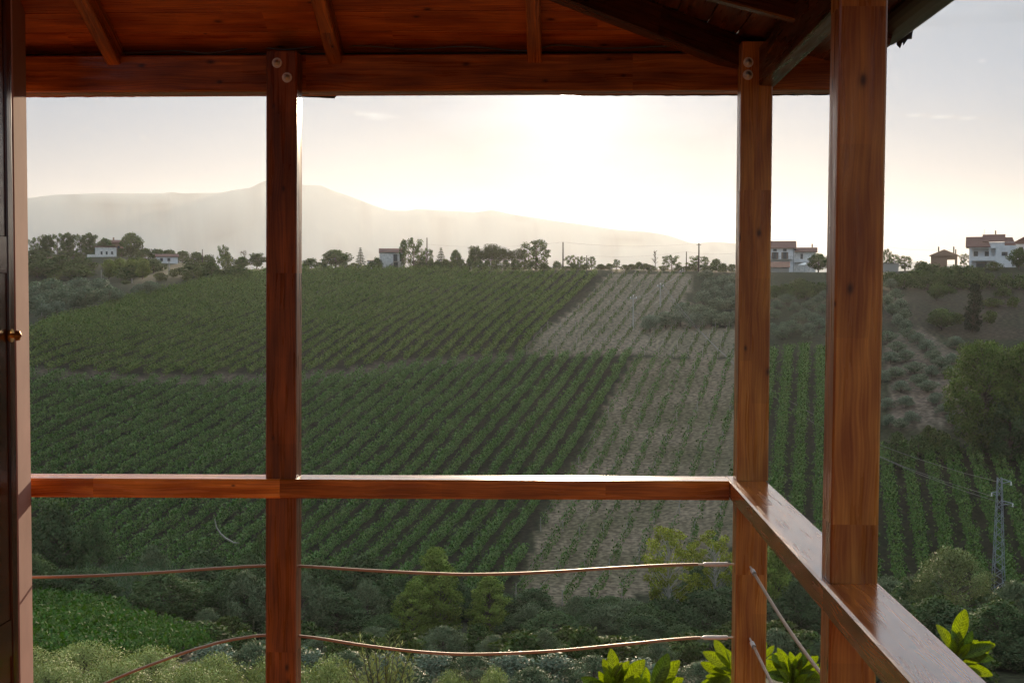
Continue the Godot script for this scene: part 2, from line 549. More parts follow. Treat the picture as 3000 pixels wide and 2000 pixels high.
func make_ground() -> void:
	var az := PackedFloat32Array()
	var a := -24.0
	while a <= 24.01:
		az.append(deg_to_rad(a))
		a += 0.25
	for k in range(29, 335, 5):
		az.append(deg_to_rad(k))
	az.append(deg_to_rad(336.0))
	var rr := PackedFloat32Array([0.01])
	for k in R_N:
		rr.append(3.0 + k * R_STEP)
	for r in [760, 850, 1000, 1300, 1800, 2600, 4000, 6500, 9000]:
		rr.append(r)
	var g := Geo.new()
	var patch := FastNoiseLite.new()
	patch.seed = 9
	patch.frequency = 0.05
	var boxes := {}
	for f in fields:
		var b := Rect2(fields[f][0], Vector2.ZERO)
		for p in fields[f]:
			b = b.expand(p)
		boxes[f] = b
	for i in rr.size():
		for j in az.size():
			var x := sin(az[j]) * rr[i]
			var z := -cos(az[j]) * rr[i]
			var p := Vector2(x, z)
			g.v.append(Vector3(x, H(x, z), z))
			var q := patch.get_noise_2d(x, z)
			var c := Color(0.05, 0.062, 0.032).lerp(Color(0.085, 0.085, 0.048), clampf(0.5 + q * 0.8, 0, 1))
			for f in fields:
				if boxes[f].has_point(p) and inside(f, p):
					match f:
						"upper", "lower", "right", "near":
							c = Color(0.055, 0.05, 0.034).lerp(Color(0.045, 0.05, 0.028), clampf(0.5 + q, 0, 1))
						"young":
							c = Color(0.38, 0.31, 0.225).lerp(Color(0.26, 0.23, 0.15), clampf(0.5 + q, 0, 1))
						"sparse":
							c = Color(0.36, 0.285, 0.2).lerp(Color(0.2, 0.18, 0.105), clampf(0.5 + q, 0, 1))
						"track":
							c = Color(0.17, 0.14, 0.105)
						"bare":
							c = Color(0.27, 0.2, 0.155).lerp(Color(0.2, 0.17, 0.125), clampf(0.5 + q, 0, 1))
						"brown":
							c = Color(0.11, 0.085, 0.062).lerp(Color(0.07, 0.072, 0.042), clampf(0.5 + q, 0, 1))
					break
			g.c.append(c)
			g.u.append(p * 0.1)
			g.n.append(Vector3.UP)
	var w := az.size()
	for i in rr.size():
		for j in w:
			var pa := g.v[i * w + mini(j + 1, w - 1)]
			var pb := g.v[i * w + maxi(j - 1, 0)]
			var pc := g.v[mini(i + 1, rr.size() - 1) * w + j]
			var pd := g.v[maxi(i - 1, 0) * w + j]
			var nn := (pc - pd).cross(pb - pa)
			g.n[i * w + j] = (nn if nn.y > 0 else -nn).normalized() if nn.length() > 1e-6 else Vector3.UP
	for i in rr.size() - 1:
		for j in w - 1:
			var k := i * w + j
			g.i.append_array(PackedInt32Array([k, k + w, k + 1, k + 1, k + w, k + w + 1]))
	struct("ground", g.mesh(), M.ground)

func make_mountains() -> void:
	var prof := [[-2200, 700], [-1000, 640], [-300, 610], [75, 581], [160, 570], [300, 566], [480, 565], [500, 562], [530, 566], [640, 565], [680, 557], [735, 549], [765, 532], [800, 524], [850, 540], [885, 541], [940, 543], [960, 552], [985, 562], [1050, 585], [1100, 604], [1140, 617], [1200, 617], [1215, 611], [1290, 616], [1390, 622], [1440, 615], [1500, 628], [1650, 650], [1800, 672], [1900, 680], [1960, 690], [2030, 714], [2090, 708], [2160, 713], [2300, 740], [2600, 760], [3000, 790], [3600, 800], [5000, 800]]
	var ns := FastNoiseLite.new()
	ns.seed = 4
	ns.frequency = 0.0011
	ns.fractal_octaves = 5
	var g := Geo.new()
	var rows := [3600.0, 4200.0, 4800.0, 5400.0, 5800.0, 6000.0, 6300.0, 7000.0, 8000.0]
	var share := [0.0, 0.12, 0.3, 0.58, 0.88, 1.0, 0.85, 0.4, 0.0]
	var az := PackedFloat32Array()
	var tops := PackedFloat32Array()
	for k in range(0, 481):
		var px := -2000.0 + k * 14.0
		var j := 0
		while j < prof.size() - 2 and prof[j + 1][0] < px:
			j += 1
		var t := clampf((px - prof[j][0]) / float(prof[j + 1][0] - prof[j][0]), 0, 1)
		var py := lerpf(prof[j][1], prof[j + 1][1], t)
		var d := ray(px, py)
		az.append(atan2(d.x, -d.z))
		tops.append(6000.0 * d.y / sqrt(d.x * d.x + d.z * d.z) + 1.7)
	var w := az.size()
	for i in rows.size():
		for j in w:
			var x: float = sin(az[j]) * rows[i]
			var z: float = -cos(az[j]) * rows[i]
			var y: float = lerpf(-42.0, tops[j], share[i])
			y += ns.get_noise_2d(x, z) * 110.0 * (1.0 - absf(share[i] * 2.0 - 1.0)) + (ns.get_noise_2d(x * 3.0, z * 3.0) * 2.0 if i == 5 else 0.0)
			g.v.append(Vector3(x, y, z))
			var tone := 1.0 + ns.get_noise_2d(x * 2.2 + 500, z * 2.2) * 0.9
			g.c.append(Color(tone, tone, tone))
			g.u.append(Vector2(x, z) * 0.001)
			g.n.append(Vector3.UP)
	for i in rows.size():
		for j in w:
			var nn := (g.v[mini(i + 1, rows.size() - 1) * w + j] - g.v[maxi(i - 1, 0) * w + j]).cross(g.v[i * w + maxi(j - 1, 0)] - g.v[i * w + mini(j + 1, w - 1)])
			g.n[i * w + j] = (nn if nn.y > 0 else -nn).normalized()
	for i in rows.size() - 1:
		for j in w - 1:
			var k := i * w + j
			g.i.append_array(PackedInt32Array([k, k + w, k + 1, k + 1, k + w, k + w + 1]))
	struct("mountains", g.mesh(), M.mountain)

# ---------------------------------------------------------------- vines
func rand_dir(rng: RandomNumberGenerator) -> Vector3:
	var y := rng.randf_range(-1, 1)
	var t := rng.randf() * TAU
	var s := sqrt(1 - y * y)
	return Vector3(s * cos(t), y, s * sin(t))

func vine_clump(sd: int, n: int, wide: float, low: float, high: float, base: Color, size := 0.34, long := 1.2) -> ArrayMesh:
	var rng := RandomNumberGenerator.new()
	rng.seed = sd
	var g := Geo.new()
	for k in n:
		var shoot := k < n / 6
		var t := rng.randf() * TAU
		var q := sqrt(rng.randf_range(0.25, 1.0))
		var p := Vector3(cos(t) * wide * 0.5 * q, lerpf(low, high, 0.5 + 0.5 * sin(t) * q), rng.randf_range(-0.5, 0.5) * long)
		if shoot:
			p = Vector3(rng.randf_range(-0.75, 0.75) * wide, high + rng.randf_range(-0.25, 0.3), p.z)
		var out := Vector3(p.x, p.y - (low + high) * 0.5, 0).normalized()
		var along := (rand_dir(rng) * 0.9 + Vector3(out.x, -0.35, 0)).normalized()
		var side := along.cross(rand_dir(rng)).normalized()
		var l := size * rng.randf_range(0.75, 1.3)
		var c := base * rng.randf_range(0.65, 1.35)
		c.r *= rng.randf_range(0.85, 1.25)
		g.leaf(p, along, side, (out + Vector3.UP * 0.35).normalized(), l * (1.35 if shoot else 1.0), l * 0.85, Color(c.r, c.g, c.b))
	return g.mesh()

func row_spans(poly: PackedVector2Array, b: float, along: Vector2, across: Vector2) -> Array:
	var xs := []
	var n := poly.size()
	for k in n:
		var p := poly[k]
		var q := poly[(k + 1) % n]
		var pb := p.dot(across)
		var qb := q.dot(across)
		if (pb <= b) != (qb <= b):
			xs.append(lerpf(p.dot(along), q.dot(along), (b - pb) / (qb - pb)))
	xs.sort()
	return xs

func vine_rows(fld: String, clumps: Array, label: String, group: String, spacing: float, heading := ROW_AZ, gap := 0.0, step := 1.1, called := "vine_row", post_every := 0.0, offset := 0.0) -> void:
	var along := Vector2(sin(deg_to_rad(heading)), -cos(deg_to_rad(heading)))
	var across := Vector2(-along.y, along.x)
	var poly: PackedVector2Array = fields[fld]
	var lo := 1e9
	var hi := -1e9
	for p in poly:
		lo = minf(lo, p.dot(across))
		hi = maxf(hi, p.dot(across))
	var rng := RandomNumberGenerator.new()
	rng.seed = hash(fld)
	var made := []
	var b := lo + spacing * 0.5 + offset
	while b < hi:
		var xs := row_spans(poly, b, along, across)
		for s in range(0, xs.size() - 1, 2):
			var a0: float = xs[s] + rng.randf_range(-0.8, 0.8)
			var a1: float = xs[s + 1] + rng.randf_range(-0.8, 0.8)
			if a1 - a0 < 4.0:
				continue
			var m0 := along * a0 + across * b
			var org := Vector3(m0.x, H(m0.x, m0.y), m0.y)
			var st := SurfaceTool.new()
			st.begin(Mesh.PRIMITIVE_TRIANGLES)
			var a := a0
			var any := 0
			var sway := rng.randf() * 10.0
			while a < a1:
				var keep := rng.randf() > gap * (0.5 + noise.get_noise_2d(a * 3.0, b * 3.0 + 77.0))
				if keep:
					var p := along * a + across * (b + 0.12 * sin(a * 0.7 + sway) + rng.randf_range(-0.12, 0.12))
					var bas := Basis(Vector3.UP, -deg_to_rad(heading) + (PI if rng.randf() < 0.5 else 0.0) + rng.randf_range(-0.15, 0.15))
					var sc := 1.0 + 0.22 * noise.get_noise_2d(a * 6.0, b * 6.0) + rng.randf_range(-0.12, 0.12)
					bas = bas.scaled(Vector3(sc, sc * rng.randf_range(0.92, 1.1), sc))
					st.append_from(clumps[rng.randi() % clumps.size()], 0, Transform3D(bas, Vector3(p.x, H(p.x, p.y), p.y) - org))
					any += 1
				a += step
			if any == 0:
				continue
			var row_node: Node3D
			if post_every > 0.0:
				var o := thing(called, label, "vine row", org, 0.0, group)
				part("foliage", st.commit(), M.vine, o)
				row_node = o
				a = a0
				var wire := []
				while a <= a1:
					var p := along * a + across * b
					var q := Vector3(p.x, H(p.x, p.y), p.y) - org
					var po := part("post", protos.post, M.stake, o)
					po.position = q
					wire.append(q + Vector3(0, 1.55, 0))
					a += post_every
				if wire.size() > 1:
					var rads := []
					for q in wire:
						rads.append(0.012)
					var wg := Geo.new()
					wg.tube(wire, rads, 4)
					part("wire", wg.mesh(), M.wire, o)
			else:
				var o := part(called, st.commit(), M.vine, self)
				o.position = org
				tag(o, label, "vine row", group)
				row_node = o
			made.append(row_node)
		b += spacing
	for k in made.size():
		made[k].set_meta("label", "%s, %s from its right end" % [label, ordinal(made.size() - k)])

# ---------------------------------------------------------------- trees
# shape: list of [t (0 bottom of crown .. 1 top), radius share]
func profile(shape: Array, t: float) -> float:
	for k in shape.size() - 1:
		if t <= shape[k + 1][0]:
			return lerpf(shape[k][1], shape[k + 1][1], (t - shape[k][0]) / (shape[k + 1][0] - shape[k][0]))
	return shape[-1][1]

const BALL := [[0.0, 0.45], [0.2, 0.85], [0.45, 1.0], [0.7, 0.85], [0.9, 0.5], [1.0, 0.2]]
const FULL := [[0.0, 0.6], [0.25, 0.95], [0.5, 1.0], [0.75, 0.95], [0.92, 0.7], [1.0, 0.45]]
const EGG := [[0.0, 0.6], [0.2, 0.95], [0.45, 1.0], [0.65, 0.82], [0.82, 0.55], [0.95, 0.35], [1.0, 0.15]]
const FLAT := [[0.0, 0.75], [0.3, 1.0], [0.7, 0.85], [1.0, 0.45]]
const LOW := [[0.0, 0.9], [0.25, 1.0], [0.55, 0.9], [0.8, 0.6], [1.0, 0.25]]
const COLUMN := [[0.0, 0.7], [0.25, 1.0], [0.6, 0.85], [0.85, 0.5], [1.0, 0.1]]
const CONE := [[0.0, 1.0], [0.3, 0.75], [0.6, 0.45], [0.85, 0.2], [1.0, 0.03]]

func proto_tree(key: String, sd: int, h: float, w: float, clear: float, shape: Array, blobs: int, blob_r: float, leaves: int, ln: float, wd: float, col: Color, leaf_key := "leaf", droop := 0.0, bark := "bark", trunk_r := 0.0, lean := 0.0) -> void:
	var rng := RandomNumberGenerator.new()
	rng.seed = sd
	var root := Node3D.new()
	root.name = key
	var tg := Geo.new()
	var cg := Geo.new()
	var tr := trunk_r if trunk_r > 0.0 else h * 0.022
	var c0 := h * clear
	var bend := Vector3(rng.randf_range(-1, 1), 0, rng.randf_range(-1, 1)) * h * 0.03 + Vector3(lean * h, 0, 0)
	var tops := [Vector3(0, -0.4, 0), bend * 0.3 + Vector3(0, h * 0.25, 0), bend * 0.7 + Vector3(0, h * 0.55, 0), bend + Vector3(0, h * 0.88, 0)]
	tg.tube(tops, [tr * 1.3, tr, tr * 0.65, tr * 0.15], 6)
	for k in blobs:
		var t := (k + rng.randf()) / blobs
		var rr := profile(shape, t) * w * 0.5
		var th := k * 2.39996 + rng.randf_range(-0.5, 0.5)
		var q := sqrt(rng.randf_range(0.12, 1.0)) * maxf(rr - blob_r * 0.55, rr * 0.25)
		var cen := Vector3(cos(th) * q, lerpf(c0 + blob_r * 0.5, h - blob_r * 0.5, t), sin(th) * q) + bend * t
		var join_t := clampf(cen.y / h - 0.18, 0.1, 0.85)
		var join := bend * join_t + Vector3(0, h * join_t, 0)
		tg.tube([join, (join + cen) * 0.5 + Vector3(0, -0.05 * h * 0.3, 0), cen], [tr * 0.4, tr * 0.25, tr * 0.06], 4)
		var tone := rng.randf_range(0.75, 1.25)
		var br := blob_r * rng.randf_range(0.75, 1.2)
		for j in leaves:
			var d := rand_dir(rng)
			var rad := br * pow(rng.randf(), 0.4)
			var p := cen + Vector3(d.x * rad, d.y * rad * 0.8, d.z * rad)
			var along := (rand_dir(rng) + Vector3(d.x, d.y - droop, d.z) * 0.7).normalized()
			var side := along.cross(rand_dir(rng)).normalized()
			var out := (d * 0.6 + (p - Vector3(bend.x * t, c0 + (h - c0) * 0.4, bend.z * t)).normalized()).normalized()
			var l := ln * rng.randf_range(0.7, 1.3)
			var m := tone * rng.randf_range(0.7, 1.3)
			cg.leaf(p, along, side, out, l, wd * l / ln, Color(col.r * m * rng.randf_range(0.9, 1.15), col.g * m, col.b * m))
	part("trunk", tg.mesh(), M[bark], root)
	part("crown", cg.mesh(), M[leaf_key], root)
	root.set_meta("h", h)
	root.set_meta("w", w)
	protos[key] = root

func proto_fir(key: String, sd: int, h: float, w: float, col: Color) -> void:
	var rng := RandomNumberGenerator.new()
	rng.seed = sd
	var root := Node3D.new()
	root.name = key
	var tg := Geo.new()
	var cg := Geo.new()
	tg.tube([Vector3(0, -0.3, 0), Vector3(0, h * 0.97, 0)], [0.16, 0.02], 6)
	var tiers := 13
	for k in tiers:
		var t := float(k) / tiers
		var r := lerpf(w * 0.5, 0.12, pow(t, 0.9)) * rng.randf_range(0.85, 1.12)
		var y := lerpf(h * 0.06, h * 0.97, t)
		var n := int(lerpf(12, 4, t))
		for b in n:
			var th := TAU * b / n + k * 0.7 + rng.randf_range(-0.2, 0.2)
			var dir := Vector3(cos(th), -0.1, sin(th)).normalized()
			var l := r * rng.randf_range(0.8, 1.1)
			for s in 40:
				var f := rng.randf()
				var p := Vector3(0, y, 0) + dir * l * f + Vector3(0, 0.25 * f * f * l - rng.randf() * 0.12, 0)
				var al := (dir + rand_dir(rng) * 0.7).normalized()
				cg.leaf(p, al, al.cross(rand_dir(rng)).normalized(), (dir + Vector3.UP * 0.4).normalized(), 0.42, 0.16, col * rng.randf_range(0.7, 1.3))
	part("trunk", tg.mesh(), M.bark, root)
	part("crown", cg.mesh(), M.leaf, root)
	root.set_meta("h", h)
	root.set_meta("w", w)
	protos[key] = root

func proto_bare(key: String, sd: int, h: float) -> void:
	var rng := RandomNumberGenerator.new()
	rng.seed = sd
	var root := Node3D.new()
	root.name = key
	var tg := Geo.new()
	var bg := Geo.new()
	tg.tube([Vector3(0, -0.3, 0), Vector3(0.1, h * 0.4, 0), Vector3(0, h, 0)], [0.12, 0.08, 0.02], 5)
	for k in 26:
		var y := h * rng.randf_range(0.35, 0.95)
		var d := Vector3(rng.randf_range(-1, 1), rng.randf_range(0.4, 1.1), rng.randf_range(-1, 1)).normalized()
		var l := h * rng.randf_range(0.15, 0.35) * (1.25 - y / h * 0.6)
		var p := Vector3(0.05, y, 0)
		var e := p + d * l
		bg.tube([p, p + d * l * 0.5 + Vector3(0, 0.05, 0), e], [0.05, 0.035, 0.015], 4)
		for j in 3:
			var d2 := (d + rand_dir(rng) * 0.8).normalized()
			bg.tube([p + d * l * 0.5, p + d * l * 0.5 + d2 * l * 0.5], [0.03, 0.012], 3)
	part("trunk", tg.mesh(), M.bark, root)
	part("branches", bg.mesh(), M.bark, root)
	root.set_meta("h", h)
	root.set_meta("w", h * 0.6)
	protos[key] = root

func proto_cane(key: String, sd: int, h: float, w: float, col: Color) -> void:
	var rng := RandomNumberGenerator.new()
	rng.seed = sd
	var root := Node3D.new()
	root.name = key
	var sg := Geo.new()
	var g := Geo.new()
	for k in 130:
		var a := rng.randf() * TAU
		var q := sqrt(rng.randf()) * w * 0.4
		var p := Vector3(cos(a) * q, 0, sin(a) * q)
		var hh := h * rng.randf_range(0.65, 1.0)
		var tip := p + Vector3(cos(a) * 0.5, hh, sin(a) * 0.5) + rand_dir(rng) * 0.3
		sg.tube([p, tip], [0.02, 0.008], 3, col)
		for j in 24:
			var t := rng.randf_range(0.15, 1.0)
			var al := (Vector3(rng.randf_range(-1, 1), rng.randf_range(0.2, 1.2), rng.randf_range(-1, 1))).normalized()
			var q2 := p.lerp(tip, t) + al * 0.2
			g.leaf(q2, al, al.cross(rand_dir(rng)).normalized(), (Vector3(cos(a), 0.5, sin(a))).normalized(), 0.75, 0.09, col * rng.randf_range(0.7, 1.3))
	part("stems", sg.mesh(), M.pale_bark, root)
	part("leaves", g.mesh(), M.leaf, root)
	root.set_meta("h", h)
	root.set_meta("w", w)
	protos[key] = root

func make_protos() -> void:
	var pg := Geo.new()
	pg.box(Vector3(-0.05, -0.3, -0.05), Vector3(0.05, 1.9, 0.05))
	protos.post = pg.mesh()
	var gr := Color(0.075, 0.11, 0.038)
	proto_tree("round", 1, 7.5, 7.0, 0.16, BALL, 26, 1.25, 130, 0.4, 0.3, gr)
	proto_tree("round_b", 2, 7.5, 6.5, 0.18, FULL, 22, 1.15, 130, 0.4, 0.3, gr * 0.85)
	proto_tree("airy", 3, 10.0, 7.5, 0.14, FULL, 30, 0.95, 90, 0.38, 0.28, gr)
	proto_tree("airy_b", 33, 8.0, 8.5, 0.22, FULL, 22, 0.95, 90, 0.38, 0.28, gr)
	proto_tree("umbrella", 4, 7.0, 10.0, 0.4, FLAT, 30, 1.1, 150, 0.32, 0.14, Color(0.05, 0.065, 0.022))
	proto_tree("pale", 51, 6.0, 5.0, 0.1, FULL, 26, 1.0, 130, 0.32, 0.22, Color(0.16, 0.19, 0.06))
	proto_tree("bushy", 5, 3.0, 4.0, 0.0, LOW, 16, 0.75, 90, 0.3, 0.2, gr)
	proto_tree("bushy_b", 6, 3.0, 4.0, 0.0, BALL, 14, 0.7, 90, 0.3, 0.2, Color(0.085, 0.11, 0.035))
	proto_tree("olive", 7, 4.2, 5.0, 0.12, LOW, 22, 0.85, 170, 0.3, 0.1, Color(0.15, 0.19, 0.13), "olive")
	proto_tree("olive_b", 8, 4.2, 4.6, 0.16, BALL, 20, 0.8, 170, 0.3, 0.1, Color(0.155, 0.195, 0.125), "olive")
	proto_tree("cypress", 9, 10.0, 3.2, 0.02, COLUMN, 46, 0.7, 120, 0.34, 0.12, Color(0.02, 0.034, 0.018))
	proto_tree("poplar", 10, 13.0, 7.0, 0.03, EGG, 90, 0.9, 170, 0.26, 0.18, Color(0.19, 0.25, 0.055))
	proto_tree("gully", 11, 10.0, 9.0, 0.02, LOW, 70, 1.25, 170, 0.32, 0.2, Color(0.075, 0.112, 0.052))
	proto_tree("gully_b", 12, 10.0, 9.0, 0.04, BALL, 64, 1.2, 170, 0.32, 0.2, Color(0.082, 0.122, 0.052))
	proto_tree("silver", 13, 6.0, 7.0, 0.02, LOW, 54, 0.9, 200, 0.3, 0.085, Color(0.125, 0.16, 0.085), "olive", -0.6)
	proto_tree("birch", 14, 14.0, 7.0, 0.3, FULL, 46, 0.75, 120, 0.24, 0.18, Color(0.24, 0.26, 0.04), "leaf", 0.2, "pale_bark", 0.17, 0.03)
	proto_tree("willow", 15, 9.0, 10.0, 0.02, LOW, 90, 0.95, 190, 0.26, 0.09, Color(0.17, 0.2, 0.08), "olive", -0.7)
	proto_tree("big", 16, 16.0, 12.0, 0.06, FULL, 120, 1.35, 190, 0.3, 0.22, Color(0.095, 0.135, 0.034))
	proto_tree("near_olive", 17, 4.4, 5.2, 0.1, LOW, 60, 0.62, 260, 0.13, 0.032, Color(0.3, 0.34, 0.12), "olive", -0.5)
	proto_tree("near_olive_b", 18, 4.4, 5.2, 0.1, BALL, 60, 0.62, 260, 0.13, 0.032, Color(0.27, 0.31, 0.11), "olive", -0.5)
	proto_fir("fir", 19, 7.0, 4.4, Color(0.035, 0.055, 0.03))
	proto_bare("bare", 20, 5.0)
	proto_cane("cane", 21, 4.5, 6.0, Color(0.1, 0.15, 0.085))

var placed_once := {}

func plant(called: String, key: String, p: Vector3, h: float, w: float, label: String, category: String, group := "", turn := 0.0) -> Node3D:
	var src: Node3D = protos[key]
	var o: Node3D
	o = src.duplicate()
	o.remove_meta("h")
	o.remove_meta("w")
	o.name = numbered(called)
	add_child(o)
	o.position = p
	o.rotation.y = turn
	var sw: float = w / src.get_meta("w")
	o.scale = Vector3(sw, h / src.get_meta("h"), sw)
	tag(o, label, category, group)
	return o

# a tree whose crown spans the given width and height, standing at distance r (or where its foot is seen)
func tree(called: String, key: String, px: float, base: float, wpx: float, top: float, r: float, label: String, category := "tree", group := "") -> Node3D:
	var p := spot(px, r) if r > 0.0 else hit(px, base)
	var dist := Vector2(p.x, p.z).length()
	var d := ray(px, top)
	var ytop := EYE.y + d.y * dist / sqrt(d.x * d.x + d.z * d.z)
	var k: int = used.get(called, 0)
	return plant(called, key, p, maxf(ytop - p.y, 0.6), wpx * 1.2 * dist / F, label, category, group, fposmod(px * 0.37 + k, TAU))
# ---------------------------------------------------------------- timber and deck helpers
var uv_seed := 0

func timber(p0: Vector3, p1: Vector3, w: float, h: float, up := Vector3.UP, bevel := 0.005) -> ArrayMesh:
	uv_seed += 1
	var ou := fposmod(uv_seed * 0.377, 1.0)
	var ov := fposmod(uv_seed * 0.619, 1.0)
	var l := (p1 - p0).normalized()
	var x := up.cross(l).normalized()
	var y := l.cross(x)
	var a := w * 0.5
	var b := h * 0.5
	var e := bevel
	var ring := [[-a + e, -b], [a - e, -b], [a, -b + e], [a, b - e], [a - e, b], [-a + e, b], [-a, b - e], [-a, -b + e]]
	var g := Geo.new()
	var v := ov
	var ln := (p1 - p0).length() / 1.3
	for k in 8:
		var q: Array = ring[k]
		var r: Array = ring[(k + 1) % 8]
		var o0: Vector3 = x * q[0] + y * q[1]
		var o1: Vector3 = x * r[0] + y * r[1]
		var s: float = (o1 - o0).length()
		var nn: Vector3 = (o1 - o0).cross(l).normalized()
		if nn.dot(o0 + o1) < 0:
			nn = -nn
		g.quad(p0 + o0, p1 + o0, p1 + o1, p0 + o1, nn, Color.WHITE, Vector2(ou, v), Vector2(ou + ln, v), Vector2(ou + ln, v + s / 0.33), Vector2(ou, v + s / 0.33))
		v += s / 0.33
	for end in 2:
		var p := p1 if end else p0
		var nn := l if end else -l
		for k in [0, 2, 4]:
			var c0: Array = ring[0]
			var c1: Array = ring[k + 1]
			var c2: Array = ring[k + 2]
			var c3: Array = ring[(k + 3) % 8]
			var f := func(q): return p + x * q[0] + y * q[1]
			g.quad(f.call(c0), f.call(c1), f.call(c2), f.call(c3), nn, Color.WHITE, Vector2(ou, ov), Vector2(ou + 0.03, ov + 0.2), Vector2(ou + 0.04, ov + 0.3), Vector2(ou, ov + 0.3))
	return g.mesh()

# a flat convex sheet with thickness, its points going round; dir is the way it thickens
func slab(pts: Array, thick: Vector3, scale := 1.0) -> ArrayMesh:
	var g := Geo.new()
	var nn: Vector3 = (pts[1] - pts[0]).cross(pts[2] - pts[0]).normalized()
	if nn.dot(thick) > 0:
		nn = -nn
	var ux: Vector3 = (pts[1] - pts[0]).normalized()
	var uy := nn.cross(ux)
	var mid := Vector3.ZERO
	for p in pts:
		mid += p / pts.size()
	for side in 2:
		var o := thick if side else Vector3.ZERO
		var n2 := -nn if side else nn
		for k in range(1, pts.size() - 1):
			var s := g.v.size()
			for p in [pts[0], pts[k], pts[k + 1]]:
				g.v.append(p + o); g.n.append(n2); g.c.append(Color.WHITE)
				g.u.append(Vector2(p.dot(ux), p.dot(uy)) * scale)
			var cr: Vector3 = (pts[k] - pts[0]).cross(pts[k + 1] - pts[0])
			g.i.append_array(PackedInt32Array([s, s + 2, s + 1] if cr.dot(n2) > 0 else [s, s + 1, s + 2]))
	for k in pts.size():
		var p: Vector3 = pts[k]
		var q: Vector3 = pts[(k + 1) % pts.size()]
		var n3 := (q - p).cross(thick).normalized()
		if n3.dot((p + q) * 0.5 - mid) < 0:
			n3 = -n3
		var d := (q - p).length() * scale
		g.quad(p, q, q + thick, p + thick, n3, Color.WHITE, Vector2(0, 0), Vector2(d, 0), Vector2(d, 0.05), Vector2(0, 0.05))
	return g.mesh()

func blk(parent: Node, called: String, lo: Vector3, hi: Vector3, m: Material) -> MeshInstance3D:
	var g := Geo.new()
	g.box(lo, hi)
	return part(called, g.mesh(), m, parent)

func bolt(parent: Node, p: Vector3) -> void:
	var g := Geo.new()
	g.tube([p, p + Vector3(0, 0, 0.004)], [0.02, 0.0195], 16)
	g.cap(p + Vector3(0, 0, 0.004), Vector3(0, 0, 1), 0.0195, 16)
	g.tube([p + Vector3(0, 0, 0.004), p + Vector3(0, 0, 0.009), p + Vector3(0, 0, 0.013), p + Vector3(0, 0, 0.015)], [0.013, 0.012, 0.008, 0.001], 14)
	part("bolt", g.mesh(), M.steel, parent)

func roof_front(z: float) -> float:
	return 2.68 + 0.438 * (z + 5.72)

func roof_right(x: float) -> float:
	return 2.68 - 0.265 * (x - 0.78)

func hip_x(z: float) -> float:
	return minf(0.78 - 1.65 * (z + 5.72), 1.19)

func hip_z(x: float) -> float:
	return -5.72 + (0.78 - x) / 1.65

